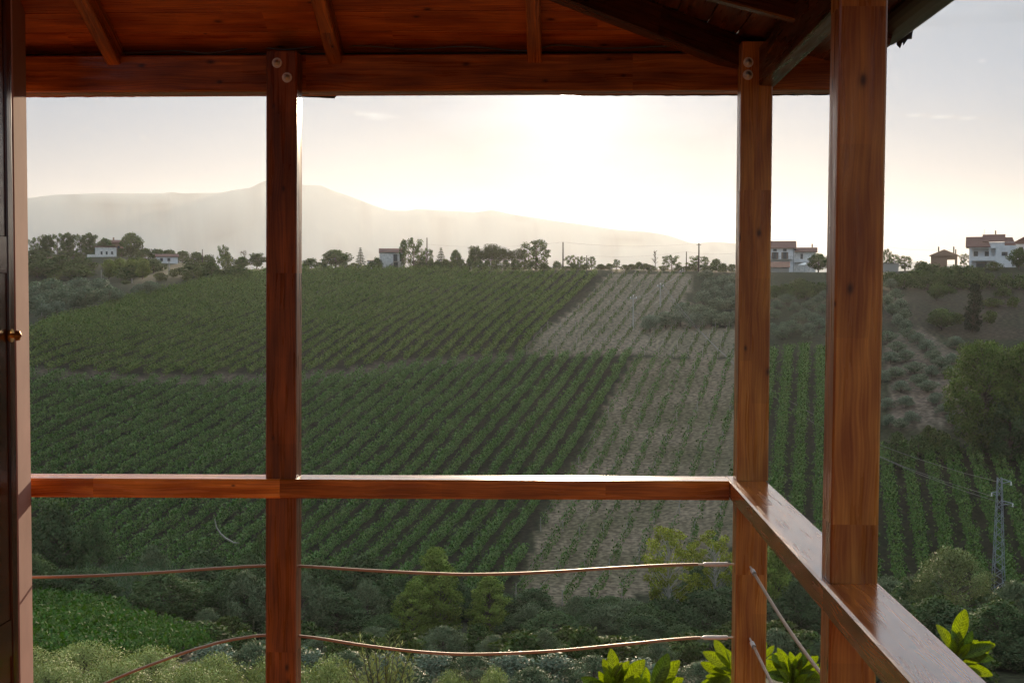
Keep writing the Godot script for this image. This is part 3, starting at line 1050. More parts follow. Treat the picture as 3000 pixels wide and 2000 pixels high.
func make_veranda() -> void:
	var o := thing("veranda", "varnished red-brown timber veranda with posts, handrail and board ceiling", "veranda")
	# posts
	var up := Vector3(0, 0, -1)
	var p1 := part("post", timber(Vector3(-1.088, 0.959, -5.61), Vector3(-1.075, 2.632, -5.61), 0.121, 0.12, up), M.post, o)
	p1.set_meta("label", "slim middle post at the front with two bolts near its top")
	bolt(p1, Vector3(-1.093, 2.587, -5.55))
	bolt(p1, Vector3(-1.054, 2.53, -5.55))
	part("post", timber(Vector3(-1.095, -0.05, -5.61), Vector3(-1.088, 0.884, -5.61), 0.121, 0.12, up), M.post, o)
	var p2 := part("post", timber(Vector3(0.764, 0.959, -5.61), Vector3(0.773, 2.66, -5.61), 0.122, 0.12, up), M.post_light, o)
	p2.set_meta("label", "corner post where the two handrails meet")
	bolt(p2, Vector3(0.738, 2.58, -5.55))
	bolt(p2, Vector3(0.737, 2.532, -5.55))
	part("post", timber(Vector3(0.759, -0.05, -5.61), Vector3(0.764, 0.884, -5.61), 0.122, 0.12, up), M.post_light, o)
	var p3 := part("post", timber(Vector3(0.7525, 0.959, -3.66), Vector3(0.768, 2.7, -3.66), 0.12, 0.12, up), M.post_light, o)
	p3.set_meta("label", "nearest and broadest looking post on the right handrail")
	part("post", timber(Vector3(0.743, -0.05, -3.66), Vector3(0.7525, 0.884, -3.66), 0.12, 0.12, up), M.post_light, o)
	# handrails
	part("handrail", timber(Vector3(-2.3, 0.921, -5.61), Vector3(-1.0895, 0.921, -5.61), 0.15, 0.075, Vector3.UP, 0.006), M.rail_bright, o)
	part("handrail", timber(Vector3(-1.0885, 0.921, -5.61), Vector3(0.6725, 0.921, -5.61), 0.15, 0.075, Vector3.UP, 0.006), M.rail, o)
	part("handrail", timber(Vector3(0.7475, 0.921, -5.69), Vector3(0.7475, 0.921, 0.9), 0.145, 0.075, Vector3.UP, 0.006), M.rail, o)
	# beams
	part("beam", timber(Vector3(-3.9, 2.569, -5.73), Vector3(1.12, 2.563, -5.73), 0.12, 0.145), M.beam, o)
	part("beam", timber(Vector3(0.8125, 2.565, -5.58), Vector3(0.8125, 2.565, 1.45), 0.066, 0.15), M.shade_tinted_beam, o)
	# steel cables of the railing, sagging between wall and posts
	for c in [[[[-2.12, 0.55], [-1.9, 0.556], [-1.6, 0.572], [-1.3, 0.594], [-1.15, 0.602]], [[-1.03, 0.601], [-0.75, 0.586], [-0.45, 0.574], [-0.3, 0.573], [-0.05, 0.583], [0.3, 0.606], [0.56, 0.618]]], [[[-2.12, 0.005], [-1.81, 0.124], [-1.6, 0.21], [-1.4, 0.278], [-1.25, 0.312], [-1.15, 0.323]], [[-1.03, 0.32], [-0.75, 0.282], [-0.5, 0.257], [-0.3, 0.253], [0.0, 0.269], [0.3, 0.3], [0.57, 0.326]]]]:
		for s in c:
			var pts := []
			var rad := []
			for k in (s.size() - 1) * 5 + 1:
				var j := mini(k / 5, s.size() - 2)
				var t = k / 5.0 - j
				var pa: Array = s[maxi(j - 1, 0)]
				var pb: Array = s[j]
				var pc: Array = s[j + 1]
				var pd: Array = s[mini(j + 2, s.size() - 1)]
				pts.append(Vector3(lerpf(pb[0], pc[0], t), cubic_interpolate(pb[1], pc[1], pa[1], pd[1], t), -5.61))
				rad.append(0.0058)
			var g := Geo.new()
			g.tube(pts, rad, 8)
			part("cable", g.mesh(), M.rope, o)
		var y: float = c[1][-1][1]
		var g2 := Geo.new()
		g2.tube([Vector3(0.555, y - 0.001, -5.61), Vector3(0.585, y, -5.61)], [0.004, 0.004], 8)
		g2.tube([Vector3(0.58, y, -5.61), Vector3(0.584, y, -5.61), Vector3(0.676, y + 0.001, -5.61), Vector3(0.68, y + 0.001, -5.61)], [0.004, 0.0085, 0.0085, 0.004], 10)
		g2.tube([Vector3(0.675, y + 0.001, -5.61), Vector3(0.705, y + 0.001, -5.61)], [0.0035, 0.0035], 8)
		part("turnbuckle", g2.mesh(), M.steel, o)
	for y in [0.617, 0.335]:
		var g := Geo.new()
		var pts := []
		var rad := []
		for k in 13:
			var t := k / 12.0
			pts.append(Vector3(0.757, y - 0.02 * sin(t * PI), lerpf(-5.42, -3.72, t)))
			rad.append(0.0058)
		g.tube(pts, rad, 8)
		part("cable", g.mesh(), M.rope, o)
		var h := Geo.new()
		h.tube([Vector3(0.757, y + 0.004, -5.555), Vector3(0.757, y + 0.002, -5.5), Vector3(0.757, y, -5.41)], [0.004, 0.004, 0.004], 8)
		h.tube([Vector3(0.757, y + 0.002, -5.49), Vector3(0.757, y, -5.43)], [0.009, 0.009], 8)
		part("hook", h.mesh(), M.steel, o)
	# rafters
	var slope := Vector3(0, 0.438, 1).normalized()
	var under := Vector3(0, -1, 0.438).normalized()
	for x in [-3.46, -2.62, -1.775, -0.886, -0.09]:
		var z1: float = minf(hip_z(x) - 0.02, -3.2)
		var a := Vector3(x, roof_front(-5.92), -5.92) + under * 0.047
		part("rafter", timber(a, Vector3(x, roof_front(z1), z1) + under * 0.047, 0.056, 0.09, Vector3.UP), M.rafter, o)
	var hd := Vector3(-0.33, 0.0876, 0.2)
	part("hip_rafter", timber(Vector3(0.78, 2.615, -5.72) - hd * 0.7, Vector3(0.78, 2.615, -5.72) + hd * 9.0, 0.075, 0.12), M.shade_tinted_beam, o)
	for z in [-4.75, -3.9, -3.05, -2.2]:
		part("rafter", timber(Vector3(1.1, roof_right(1.1) - 0.048, z), Vector3(hip_x(z) + 0.05, roof_right(hip_x(z) + 0.05) - 0.048, z), 0.056, 0.09), M.shade_tinted_beam, o)
	# ceiling boards: front slope, boards running along x
	var nf := Vector3(0, 1, -0.438).normalized()
	var z := -6.07
	var zs := [-6.07, -5.996, -5.873, -5.75, -5.627, -5.504, -5.381, -5.258, -5.135, -5.012]
	for k in zs.size() - 1:
		var za: float = zs[k] + 0.0015
		var zb: float = zs[k + 1] - 0.0015
		var zm := (za + zb) * 0.5
		var c := Vector3(0, roof_front(zm), zm) + nf * 0.011
		part("board", timber(c + Vector3(-4.0, 0, 0), c + Vector3(hip_x(zb), 0, 0), (zb - za) * 1.0917, 0.022, nf, 0.002), M.board, o)
	var nr := Vector3(0.265, 1, 0).normalized()
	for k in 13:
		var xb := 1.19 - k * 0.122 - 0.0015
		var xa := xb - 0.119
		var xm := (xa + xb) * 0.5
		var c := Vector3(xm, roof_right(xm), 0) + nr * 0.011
		part("board", timber(c + Vector3(0, 0, hip_z(xa)), c + Vector3(0, 0, 1.45), 0.123, 0.022, nr, 0.002), M.shade_tinted_board, o)
	part("ceiling_panel", slab([Vector3(-4, roof_front(-5.01), -5.01), Vector3(-0.4, roof_front(-5.01), -5.01), Vector3(-4, roof_front(-2.82), -2.82)], Vector3(0, 0.025, 0)), M.board, o)
	part("ceiling_panel", slab([Vector3(-0.4, roof_right(-0.4), hip_z(-0.4)), Vector3(-0.4, roof_right(-0.4), 1.45), Vector3(-4, roof_right(-4), 1.45), Vector3(-4, roof_right(-4), hip_z(-4))], Vector3(0, 0.025, 0)), M.board, o)
	# roof covering above the boards
	part("roof_cover", slab([Vector3(-4.1, roof_front(-6.1) + 0.03, -6.1), Vector3(1.2, roof_front(-6.1) + 0.03, -6.1), Vector3(-4.1, roof_front(hip_z(-4.1)) + 0.03, hip_z(-4.1))], Vector3(0, 0.05, 0)), M.membrane, o)
	part("roof_cover", slab([Vector3(1.215, roof_right(1.215) + 0.03, -6.09), Vector3(1.215, roof_right(1.215) + 0.03, 1.6), Vector3(-4.1, roof_right(-4.1) + 0.03, 1.6), Vector3(-4.1, roof_right(-4.1) + 0.03, hip_z(-4.1))], Vector3(0, 0.05, 0)), M.membrane, o)
	# ragged roofing membrane hanging over the eave
	var rag := [[-4.0, 2.531], [-2.12, 2.531], [-1.822, 2.53], [-1.81, 2.536], [-1.79, 2.541], [-1.2, 2.538], [-1.1, 2.529], [-0.952, 2.522], [-0.945, 2.533], [-0.935, 2.541], [-0.5, 2.543], [-0.06, 2.538], [-0.05, 2.534], [-0.02, 2.531], [0.1, 2.528], [0.5, 2.526], [0.9, 2.525], [1.2, 2.527]]
	var rng := RandomNumberGenerator.new()
	rng.seed = 6
	var g := Geo.new()
	for k in rag.size() - 1:
		var a: Array = rag[k]
		var b: Array = rag[k + 1]
		var n := maxi(int((b[0] - a[0]) / 0.03), 1)
		var prev := -1.0
		for j in n:
			var xa := lerpf(a[0], b[0], float(j) / n)
			var xb := lerpf(a[0], b[0], float(j + 1) / n)
			var ya := lerpf(a[1], b[1], float(j) / n) + (0.0 if prev < 0 else prev - 1.0)
			var jit := rng.randf_range(-0.0016, 0.0016)
			var yb := lerpf(a[1], b[1], float(j + 1) / n) + jit
			prev = 1.0 + jit
			for zz in [-6.092, -6.085]:
				g.quad(Vector3(xa, ya, zz), Vector3(xb, yb, zz), Vector3(xb, 2.57, zz), Vector3(xa, 2.57, zz), Vector3(0, 0, 1 if zz > -6.09 else -1))
			g.quad(Vector3(xa, ya, -6.092), Vector3(xb, yb, -6.092), Vector3(xb, yb, -6.085), Vector3(xa, ya, -6.085), Vector3.DOWN)
	part("roofing_membrane", g.mesh(), M.membrane, o)
	blk(o, "eave_filler", Vector3(-3.9, 2.63, -5.79), Vector3(0.72, 2.69, -5.765), M.membrane)
	# gutter on the right eave, with a torn scrap of membrane at its end
	var gg := Geo.new()
	for side in 2:
		for k in 10:
			var t0 := PI + PI * k / 10.0
			var t1 := PI + PI * (k + 1) / 10.0
			var r := 0.055 if side else 0.052
			var a := Vector3(1.12 + cos(t0) * r, 2.585 + sin(t0) * r, -4.9)
			var b := Vector3(1.12 + cos(t1) * r, 2.585 + sin(t1) * r, -4.9)
			var nn := Vector3(cos((t0 + t1) * 0.5), sin((t0 + t1) * 0.5), 0) * (1 if side else -1)
			gg.quad(a, b, b + Vector3(0, 0, 6.4), a + Vector3(0, 0, 6.4), nn)
	part("gutter", gg.mesh(), M.gutter, o)
	var sg := Geo.new()
	var scrap := [[1.13, 2.6], [1.14, 2.55], [1.165, 2.535], [1.185, 2.515], [1.2, 2.5], [1.21, 2.52], [1.235, 2.512], [1.255, 2.53], [1.275, 2.527], [1.3, 2.55], [1.315, 2.6]]
	for q in scrap:
		q[0] = 1.13 + (q[0] - 1.13) * 0.45
		q[1] += 0.02
	for k in scrap.size() - 1:
		for zz in [-4.91, -4.904]:
			sg.quad(Vector3(scrap[k][0], scrap[k][1], zz + (k % 3) * 0.02), Vector3(scrap[k + 1][0], scrap[k + 1][1], zz + ((k + 1) % 3) * 0.02), Vector3(scrap[k + 1][0], 2.66, zz), Vector3(scrap[k][0], 2.66, zz), Vector3(0, 0, 1 if zz > -4.907 else -1))
	part("torn_membrane", sg.mesh(), M.membrane, o)
	# deck floor and its supports, below the picture
	for k in 47:
		blk(o, "floor_board", Vector3(-4.0, -0.08, -5.72 + k * 0.155), Vector3(0.84, -0.05, -5.72 + k * 0.155 + 0.15), M.floor)
	blk(o, "floor_joist", Vector3(-4.0, -0.24, -5.7), Vector3(0.82, -0.085, -5.55), M.post)
	blk(o, "floor_joist", Vector3(-4.0, -0.24, -2.7), Vector3(0.82, -0.085, -2.55), M.post)
	for x in [-3.8, -1.5, 0.7]:
		blk(o, "support", Vector3(x - 0.1, -5.0, -5.72), Vector3(x + 0.1, -0.245, -5.53), M.concrete)

	# the loose electric wire lying along the beam
	var wg := Geo.new()
	var wp := [[-2.1, 2.652], [-1.95, 2.65], [-1.7, 2.655], [-1.55, 2.668], [-1.4, 2.651], [-1.22, 2.68], [-1.08, 2.664], [-0.95, 2.682], [-0.8, 2.679], [-0.62, 2.667], [-0.45, 2.674], [-0.3, 2.669], [-0.12, 2.66], [0.0, 2.676], [0.2, 2.668], [0.45, 2.67]]
	var pts := []
	var rad := []
	for k in (wp.size() - 1) * 4 + 1:
		var j := mini(k / 4, wp.size() - 2)
		var t := k / 4.0 - j
		pts.append(Vector3(lerpf(wp[j][0], wp[j + 1][0], t), cubic_interpolate(wp[j][1], wp[j + 1][1], wp[maxi(j - 1, 0)][1], wp[mini(j + 2, wp.size() - 1)][1], t), -5.72 - 0.02 * sin(k * 0.7)))
		rad.append(0.0035)
	wg.tube(pts, rad, 6)
	tag(part("electric_wire", wg.mesh(), M.wire, self), "loose grey electric wire lying along the top of the front beam", "wire")

func make_house_here() -> void:
	var w := thing("house_wall", "pink plastered wall end beside the left end of the handrail", "wall", Vector3(-2.05, -0.05, -5.4))
	part("plaster", slab([Vector3(0.01, 0, 0.1), Vector3(-0.016, 0, -0.1), Vector3(-1.9, 0, -0.1), Vector3(-1.9, 0, 0.1)], Vector3(0, 3.2, 0)), M.plaster, w)
	var b := thing("house_wall", "pink plastered house wall behind the camera, outside the picture", "wall", Vector3(-1.0, -4, 1.6))
	blk(b, "plaster", Vector3(-3.0, 0, 0), Vector3(2.4, 8.0, 0.3), M.plaster)
	# shutter leaf at the far left, seen nearly edge-on
	var s := thing("window_shutter", "dark varnished wooden shutter leaf at the left edge with brass knob", "shutter", Vector3(-1.31, -0.04, -3.4))
	part("stile", timber(Vector3(-0.022, 0, 0.02), Vector3(-0.022, 2.75, 0.02), 0.04, 0.042, Vector3(1, 0, 0), 0.004), M.shutter, s)
	part("stile", timber(Vector3(-0.022, 0, 1.02), Vector3(-0.022, 2.75, 1.02), 0.06, 0.042, Vector3(1, 0, 0), 0.004), M.shutter, s)
	for k in 3:
		blk(s, "panel", Vector3(-0.036, 0.03 + k * 0.92, 0.042), Vector3(-0.006, 0.86 + k * 0.92, 0.988), M.shutter)
	for k in 2:
		blk(s, "rail", Vector3(-0.042, 0.862 + k * 0.92, 0.042), Vector3(-0.003, 0.948 + k * 0.92, 0.988), M.shutter)
	var g := Geo.new()
	g.tube([Vector3(-0.002, 1.632, 0.03), Vector3(0.003, 1.632, 0.03)], [0.016, 0.016], 14)
	g.cap(Vector3(0.003, 1.632, 0.03), Vector3.RIGHT, 0.016, 14)
	g.tube([Vector3(0.003, 1.632, 0.03), Vector3(0.01, 1.632, 0.03), Vector3(0.013, 1.632, 0.03), Vector3(0.02, 1.632, 0.03), Vector3(0.025, 1.632, 0.03)], [0.006, 0.006, 0.013, 0.012, 0.002], 14)
	part("knob", g.mesh(), M.brass, s)

# ---------------------------------------------------------------- far houses
func far_house(called: String, px: float, r: float, label: String, yaw := 0.0) -> Node3D:
	var p := spot(px, r)
	return thing(called, label, "house", p, turn_of(p) + yaw)

func gable(o: Node, lo: Vector3, hi: Vector3, along_x: bool, m: Material, called := "roof") -> void:
	# a ridged roof over the box lo..hi: eaves at lo.y, ridge at hi.y
	var g := Geo.new()
	var t := 0.18
	var a: Vector3
	if along_x:
		var zm := (lo.z + hi.z) * 0.5
		for s in 2:
			var ze := hi.z if s else lo.z
			var nn := Vector3(0, absf(ze - zm), (hi.y - lo.y) * (1 if s else -1)).normalized()
			g.quad(Vector3(lo.x, lo.y, ze), Vector3(hi.x, lo.y, ze), Vector3(hi.x, hi.y, zm), Vector3(lo.x, hi.y, zm), nn)
			g.quad(Vector3(lo.x, lo.y - t, ze), Vector3(hi.x, lo.y - t, ze), Vector3(hi.x, lo.y, ze), Vector3(lo.x, lo.y, ze), Vector3(0, 0, 1 if s else -1))
		for x in [lo.x, hi.x]:
			g.quad(Vector3(x, lo.y - t, lo.z), Vector3(x, lo.y - t, hi.z), Vector3(x, lo.y, hi.z), Vector3(x, lo.y, lo.z), Vector3(1 if x == hi.x else -1, 0, 0))
			g.quad(Vector3(x, lo.y, lo.z), Vector3(x, lo.y, hi.z), Vector3(x, hi.y, zm), Vector3(x, hi.y, zm - 0.001), Vector3(1 if x == hi.x else -1, 0, 0))
	else:
		var xm := (lo.x + hi.x) * 0.5
		for s in 2:
			var xe := hi.x if s else lo.x
			var nn := Vector3((hi.y - lo.y) * (1 if s else -1), absf(xe - xm), 0).normalized()
			g.quad(Vector3(xe, lo.y, lo.z), Vector3(xe, lo.y, hi.z), Vector3(xm, hi.y, hi.z), Vector3(xm, hi.y, lo.z), nn)
			g.quad(Vector3(xe, lo.y - t, lo.z), Vector3(xe, lo.y - t, hi.z), Vector3(xe, lo.y, hi.z), Vector3(xe, lo.y, lo.z), Vector3(1 if s else -1, 0, 0))
		for z in [lo.z, hi.z]:
			g.quad(Vector3(lo.x, lo.y - t, z), Vector3(hi.x, lo.y - t, z), Vector3(hi.x, lo.y, z), Vector3(lo.x, lo.y, z), Vector3(0, 0, 1 if z == hi.z else -1))
			g.quad(Vector3(lo.x, lo.y, z), Vector3(hi.x, lo.y, z), Vector3(xm, hi.y, z), Vector3(xm - 0.001, hi.y, z), Vector3(0, 0, 1 if z == hi.z else -1))
	g.quad(Vector3(lo.x, lo.y - t, lo.z), Vector3(hi.x, lo.y - t, lo.z), Vector3(hi.x, lo.y - t, hi.z), Vector3(lo.x, lo.y - t, hi.z), Vector3.DOWN)
	part(called, g.mesh(), m, o)

func opening(o: Node, called: String, x: float, y: float, z: float, w: float, h: float, shutters := false) -> void:
	var f := Geo.new()
	f.box(Vector3(x - w / 2 - 0.07, y - 0.07, z - 0.02), Vector3(x - w / 2, y + h + 0.07, z + 0.05))
	f.box(Vector3(x + w / 2, y - 0.07, z - 0.02), Vector3(x + w / 2 + 0.07, y + h + 0.07, z + 0.05))
	f.box(Vector3(x - w / 2, y + h, z - 0.02), Vector3(x + w / 2, y + h + 0.07, z + 0.048))
	f.box(Vector3(x - w / 2, y - 0.09, z - 0.02), Vector3(x + w / 2, y, z + 0.07))
	var p := part(called, f.mesh(), M.frame, o)
	blk(p, "pane", Vector3(x - w / 2, y, z - 0.015), Vector3(x + w / 2, y + h, z + 0.012), M.glass)
	if shutters:
		for s in [-1, 1]:
			blk(p, "leaf", Vector3(x + s * (w / 2 + 0.28) - 0.2, y, z + 0.01), Vector3(x + s * (w / 2 + 0.28) + 0.2, y + h, z + 0.06), M.frame)

func make_far_houses() -> void:
	# old farmhouse on the middle skyline
	var o := far_house("farmhouse", 1148, 406, "old white two-storey farmhouse with brown roof on the vineyard crest")
	blk(o, "wall", Vector3(-3.5, -1, -7), Vector3(3.5, 4.85, 0), M.old_wall)
	gable(o, Vector3(-3.7, 4.88, -7.3), Vector3(3.7, 6.0, 0.3), true, M.roof)
	opening(o, "window", 1.0, 2.3, 0.0, 1.0, 1.9)
	opening(o, "window", 2.7, 2.3, 0.0, 0.9, 1.9)
	opening(o, "door", 1.1, 0.0, 0.0, 1.1, 2.0)
	blk(o, "stair_landing", Vector3(0.2, 2.0, 0.0), Vector3(2.0, 2.18, 1.1), M.concrete)
	for k in 9:
		blk(o, "step", Vector3(-1.7 + k * 0.21, 0.0, 0.02), Vector3(-1.49 + k * 0.21, 0.2 + k * 0.21, 1.0), M.concrete)
	blk(o, "annex_wall", Vector3(-6.9, -1, -4.5), Vector3(-3.52, 2.35, -0.4), M.white_wall)
	blk(o, "annex_roof", Vector3(-7.05, 2.36, -4.7), Vector3(-3.4, 2.55, -0.2), M.roof)
	# left long white house
	o = far_house("white_house", 310, 543, "long white house with three small windows below the left trees")
	blk(o, "wall", Vector3(-3.8, -1.5, -6), Vector3(3.8, 3.6, 0), M.old_wall)
	blk(o, "roof", Vector3(-4.0, 3.62, -6.3), Vector3(4.0, 4.0, 0.3), M.roof)
	for x in [-1.5, 0.3, 2.2]:
		opening(o, "window", x, 1.0, 0.0, 0.55, 1.0)
	blk(o, "lean_to", Vector3(-6.6, -1.5, -4), Vector3(-3.83, 0.9, -0.2), M.old_wall)
	o = far_house("brick_house", 341, 556, "brown house with chimney between the round trees on the left hill")
	blk(o, "wall", Vector3(-2.6, -1, -6), Vector3(2.6, 5.2, 0), M.brick_wall)
	gable(o, Vector3(-3.0, 5.22, -6.4), Vector3(3.0, 6.2, 0.4), true, M.roof)
	blk(o, "chimney", Vector3(-1.3, 5.6, -2.6), Vector3(-0.7, 7.1, -2.0), M.brick_wall)
	opening(o, "window", 0.8, 2.6, 0.0, 0.8, 1.2)
	o = far_house("white_house", 489, 497, "low pale house half hidden by shrubs left of the middle post")
	blk(o, "wall", Vector3(-3.6, -1.5, -5), Vector3(3.6, 2.3, 0), M.white_wall)
	gable(o, Vector3(-3.9, 2.32, -5.4), Vector3(3.9, 3.2, 0.4), true, M.roof)
	for x in [-1.8, 0.6]:
		opening(o, "window", x, 0.7, 0.0, 0.8, 1.0)
	# white block between the right posts
	o = far_house("white_house", 2290, 420, "three-storey white house with balcony seen between the two right posts")
	blk(o, "wall", Vector3(-6.5, -2, -8), Vector3(3.6, 7.2, 0), M.white_wall)
	gable(o, Vector3(-7.0, 7.22, -8.5), Vector3(4.2, 9.3, 0.6), true, M.roof)
	for x in [-1.9, 0.9]:
		opening(o, "window", x, 6.3, 0.0, 0.9, 0.5)
		opening(o, "balcony_door", x, 4.0, 0.0, 1.0, 1.9, true)
		opening(o, "window", x, 1.4, 0.0, 1.0, 1.2)
	blk(o, "balcony", Vector3(-4.0, 3.75, 0.0), Vector3(3.0, 3.92, 1.0), M.concrete)
	blk(o, "railing", Vector3(-4.0, 4.7, 0.94), Vector3(3.0, 4.76, 0.99), M.dark)
	for k in 15:
		blk(o, "baluster", Vector3(-4.0 + k * 0.5, 3.92, 0.95), Vector3(-3.96 + k * 0.5, 4.7, 0.98), M.dark)
	blk(o, "drainpipe", Vector3(3.3, -1, 0.0), Vector3(3.42, 7.1, 0.12), M.gutter)
	o = far_house("white_house", 2355, 424, "lower white wing house with brown roof beside the three-storey house")
	blk(o, "wall", Vector3(-3.2, -2, -7), Vector3(3.4, 6.3, 0), M.old_wall)
	gable(o, Vector3(-3.6, 6.32, -7.5), Vector3(3.9, 7.6, 0.6), true, M.roof)
	opening(o, "window", -0.6, 4.2, 0.0, 0.6, 1.4)
	blk(o, "balcony_wall", Vector3(-3.2, 3.2, 0.0), Vector3(3.4, 4.1, 0.9), M.white_wall)
	blk(o, "chimney", Vector3(2.2, 6.8, -3), Vector3(2.6, 8.6, -2.6), M.brick_wall)
	o = thing("tin_shed", "shed with rusty corrugated roof in front of the three-storey house", "shed", spot(2278, 408), turn_of(spot(2278, 408)))
	blk(o, "wall", Vector3(-4.5, -1.0, -4), Vector3(3.2, 1.3, 0), M.concrete)
	part("roof", slab([Vector3(-4.8, 1.32, 0.5), Vector3(3.5, 1.32, 0.5), Vector3(3.5, 3.0, -4.2), Vector3(-4.8, 3.0, -4.2)], Vector3(0, 0.08, 0)), M.rust, o)
	o = thing("parasol", "white garden parasol beside the dark tree between the right posts", "parasol", spot(2358, 412), 0.0)
	var pg := Geo.new()
	for k in 8:
		var a0 := TAU * k / 8
		var a1 := TAU * (k + 1) / 8
		var p0 := Vector3(cos(a0) * 1.9, 2.2, sin(a0) * 1.9)
		var p1 := Vector3(cos(a1) * 1.9, 2.2, sin(a1) * 1.9)
		var tp := Vector3(0, 2.95, 0)
		g_tri(pg, p0, p1, tp)
	part("canopy", pg.mesh(), M.cloth, o)
	var pp := Geo.new()
	pp.tube([Vector3(0, -0.5, 0), Vector3(0, 2.95, 0)], [0.03, 0.03], 6)
	part("pole", pp.mesh(), M.galv, o)
	# big white house at the right
	o = far_house("white_house", 2902, 384, "large white villa with stepped brown roofs on the right crest")
	blk(o, "wall", Vector3(-5.2, -2, -9), Vector3(1.2, 5.1, -1.6), M.white_wall)
	blk(o, "wall", Vector3(1.2, -2, -9), Vector3(6.2, 4.9, 0), M.white_wall)
	blk(o, "balcony_floor", Vector3(-5.2, 1.75, -1.6), Vector3(1.2, 1.95, 0), M.white_wall)
	blk(o, "parapet", Vector3(-4.6, 1.95, -0.12), Vector3(1.2, 2.9, 0.02), M.white_wall)
	blk(o, "column", Vector3(-5.2, -2, -0.4), Vector3(-4.6, 4.9, 0.01), M.white_wall)
	blk(o, "column", Vector3(-0.3, 2.9, -0.35), Vector3(0.0, 4.9, -0.02), M.white_wall)
	blk(o, "lintel", Vector3(-5.4, 4.9, -1.6), Vector3(1.2, 5.2, 0.1), M.white_wall)
	opening(o, "balcony_door", -0.9, 2.0, -1.6, 0.9, 2.1)
	opening(o, "balcony_door", -3.6, 2.0, -1.6, 0.9, 2.1)
	opening(o, "window", 3.4, 3.1, 0.0, 1.3, 0.8)
	opening(o, "garage_door", -2.2, -1.0, -1.6, 2.4, 2.3)
	part("roof", slab([Vector3(-6.1, 5.22, 0.5), Vector3(0.0, 5.22, 0.5), Vector3(-1.0, 7.9, -4.6), Vector3(-6.1, 7.9, -4.6)], Vector3(0, 0.15, 0)), M.roof, o)
	part("roof", slab([Vector3(-6.1, 7.9, -4.6), Vector3(-1.0, 7.9, -4.6), Vector3(0.0, 5.2, -9.5), Vector3(-6.1, 5.2, -9.5)], Vector3(0, 0.15, 0)), M.roof, o)
	blk(o, "attic_wall", Vector3(-0.8, 5.0, -8), Vector3(5.7, 6.5, -2.0), M.white_wall)
	part("roof", slab([Vector3(-2.0, 6.6, -1.5), Vector3(3.6, 6.6, -1.5), Vector3(3.6, 8.5, -5.0), Vector3(-2.0, 8.5, -5.0)], Vector3(0, 0.15, 0)), M.roof, o)
	part("roof", slab([Vector3(3.4, 7.7, -4.0), Vector3(5.3, 7.7, -4.0), Vector3(6.1, 5.6, -1.0), Vector3(3.4, 5.6, -1.0)], Vector3(0, 0.14, 0)), M.roof, o)
	blk(o, "terrace_parapet", Vector3(0.9, 4.92, -0.3), Vector3(6.3, 5.6, 0.05), M.white_wall)
	blk(o, "chimney", Vector3(1.0, 8.2, -4.9), Vector3(1.35, 9.6, -4.5), M.brick_wall)
	blk(o, "aerial", Vector3(-1.6, 8.4, -4.9), Vector3(-1.55, 9.9, -4.85), M.dark)
	o = far_house("white_house", 3010, 396, "white gabled house cut off by the right picture edge")
	blk(o, "wall", Vector3(-3.4, -2, -7), Vector3(5, 5.6, 0), M.white_wall)
	gable(o, Vector3(-4.0, 5.62, -7.3), Vector3(5.5, 8.2, 0.4), false, M.roof)
	opening(o, "window", -1.6, 3.4, 0.0, 0.9, 1.2)
	blk(o, "chimney", Vector3(-0.6, 7.0, -2), Vector3(-0.1, 8.9, -1.5), M.brick_wall)
	# brown half-open gabled barn
	o = thing("barn", "brown gabled barn with an opening in its wall, left of the villa", "barn", spot(2766, 398), turn_of(spot(2766, 398)))
	blk(o, "wall", Vector3(-3.4, -1, -6), Vector3(-3.1, 3.6, 0), M.brick_wall)
	blk(o, "wall", Vector3(3.1, -1, -6), Vector3(3.4, 3.6, 0), M.brick_wall)
	blk(o, "wall", Vector3(-3.1, -1, -0.3), Vector3(0.6, 3.6, -0.01), M.brick_wall)
	blk(o, "wall", Vector3(0.6, 2.4, -0.3), Vector3(3.1, 3.6, -0.01), M.brick_wall)
	blk(o, "wall", Vector3(-3.1, -1, -6), Vector3(0.8, 3.6, -5.7), M.brick_wall)
	gable(o, Vector3(-3.8, 3.62, -6.4), Vector3(3.8, 5.2, 0.4), false, M.brick_wall)
	for x in [-1.6, 2.3]:
		blk(o, "chimney", Vector3(x, 4.2, -3), Vector3(x + 0.35, 6.0, -2.6), M.tarred)
	o = thing("garden_shed", "small grey shed among shrubs just right of the nearest post", "shed", spot(2606, 398), turn_of(spot(2606, 398)))
	blk(o, "wall", Vector3(-2.6, -1, -3), Vector3(2.4, 2.3, 0), M.concrete)
	blk(o, "roof", Vector3(-2.8, 2.32, -3.2), Vector3(2.6, 2.45, 0.2), M.gutter)

func g_tri(g: Geo, a: Vector3, b: Vector3, c: Vector3) -> void:
	var nn := (b - a).cross(c - a).normalized()
	if nn.y < 0:
		nn = -nn
	g.quad(a, b, c, c + (a - c) * 0.001, nn)

# ---------------------------------------------------------------- poles and wires
func pole(px: float, top: float, r: float, m: Material, rad: float, label: String, cross := false, base := 0.0) -> Vector3:
	var p := spot(px, r) if r > 0.0 else hit(px, base)
	var dist := Vector2(p.x, p.z).length()
	var d := ray(px, top)
	var h := EYE.y + d.y * dist / sqrt(d.x * d.x + d.z * d.z) - p.y
	var o := thing("utility_pole", label, "pole", p, turn_of(p))
	var g := Geo.new()
	g.tube([Vector3(0, -0.5, 0), Vector3(0, h, 0)], [rad * 1.25, rad * 0.85], 8)
	g.cap(Vector3(0, h, 0), Vector3.UP, rad * 0.85, 8)
	part("shaft", g.mesh(), m, o)
	if cross:
		blk(o, "crossarm", Vector3(-0.65, h - 0.55, -0.06), Vector3(0.65, h - 0.43, 0.06), m)
	return p + Vector3(0, h, 0)

func insulators(px: float, r: float, top: Vector3, spots: Array) -> void:
	pass

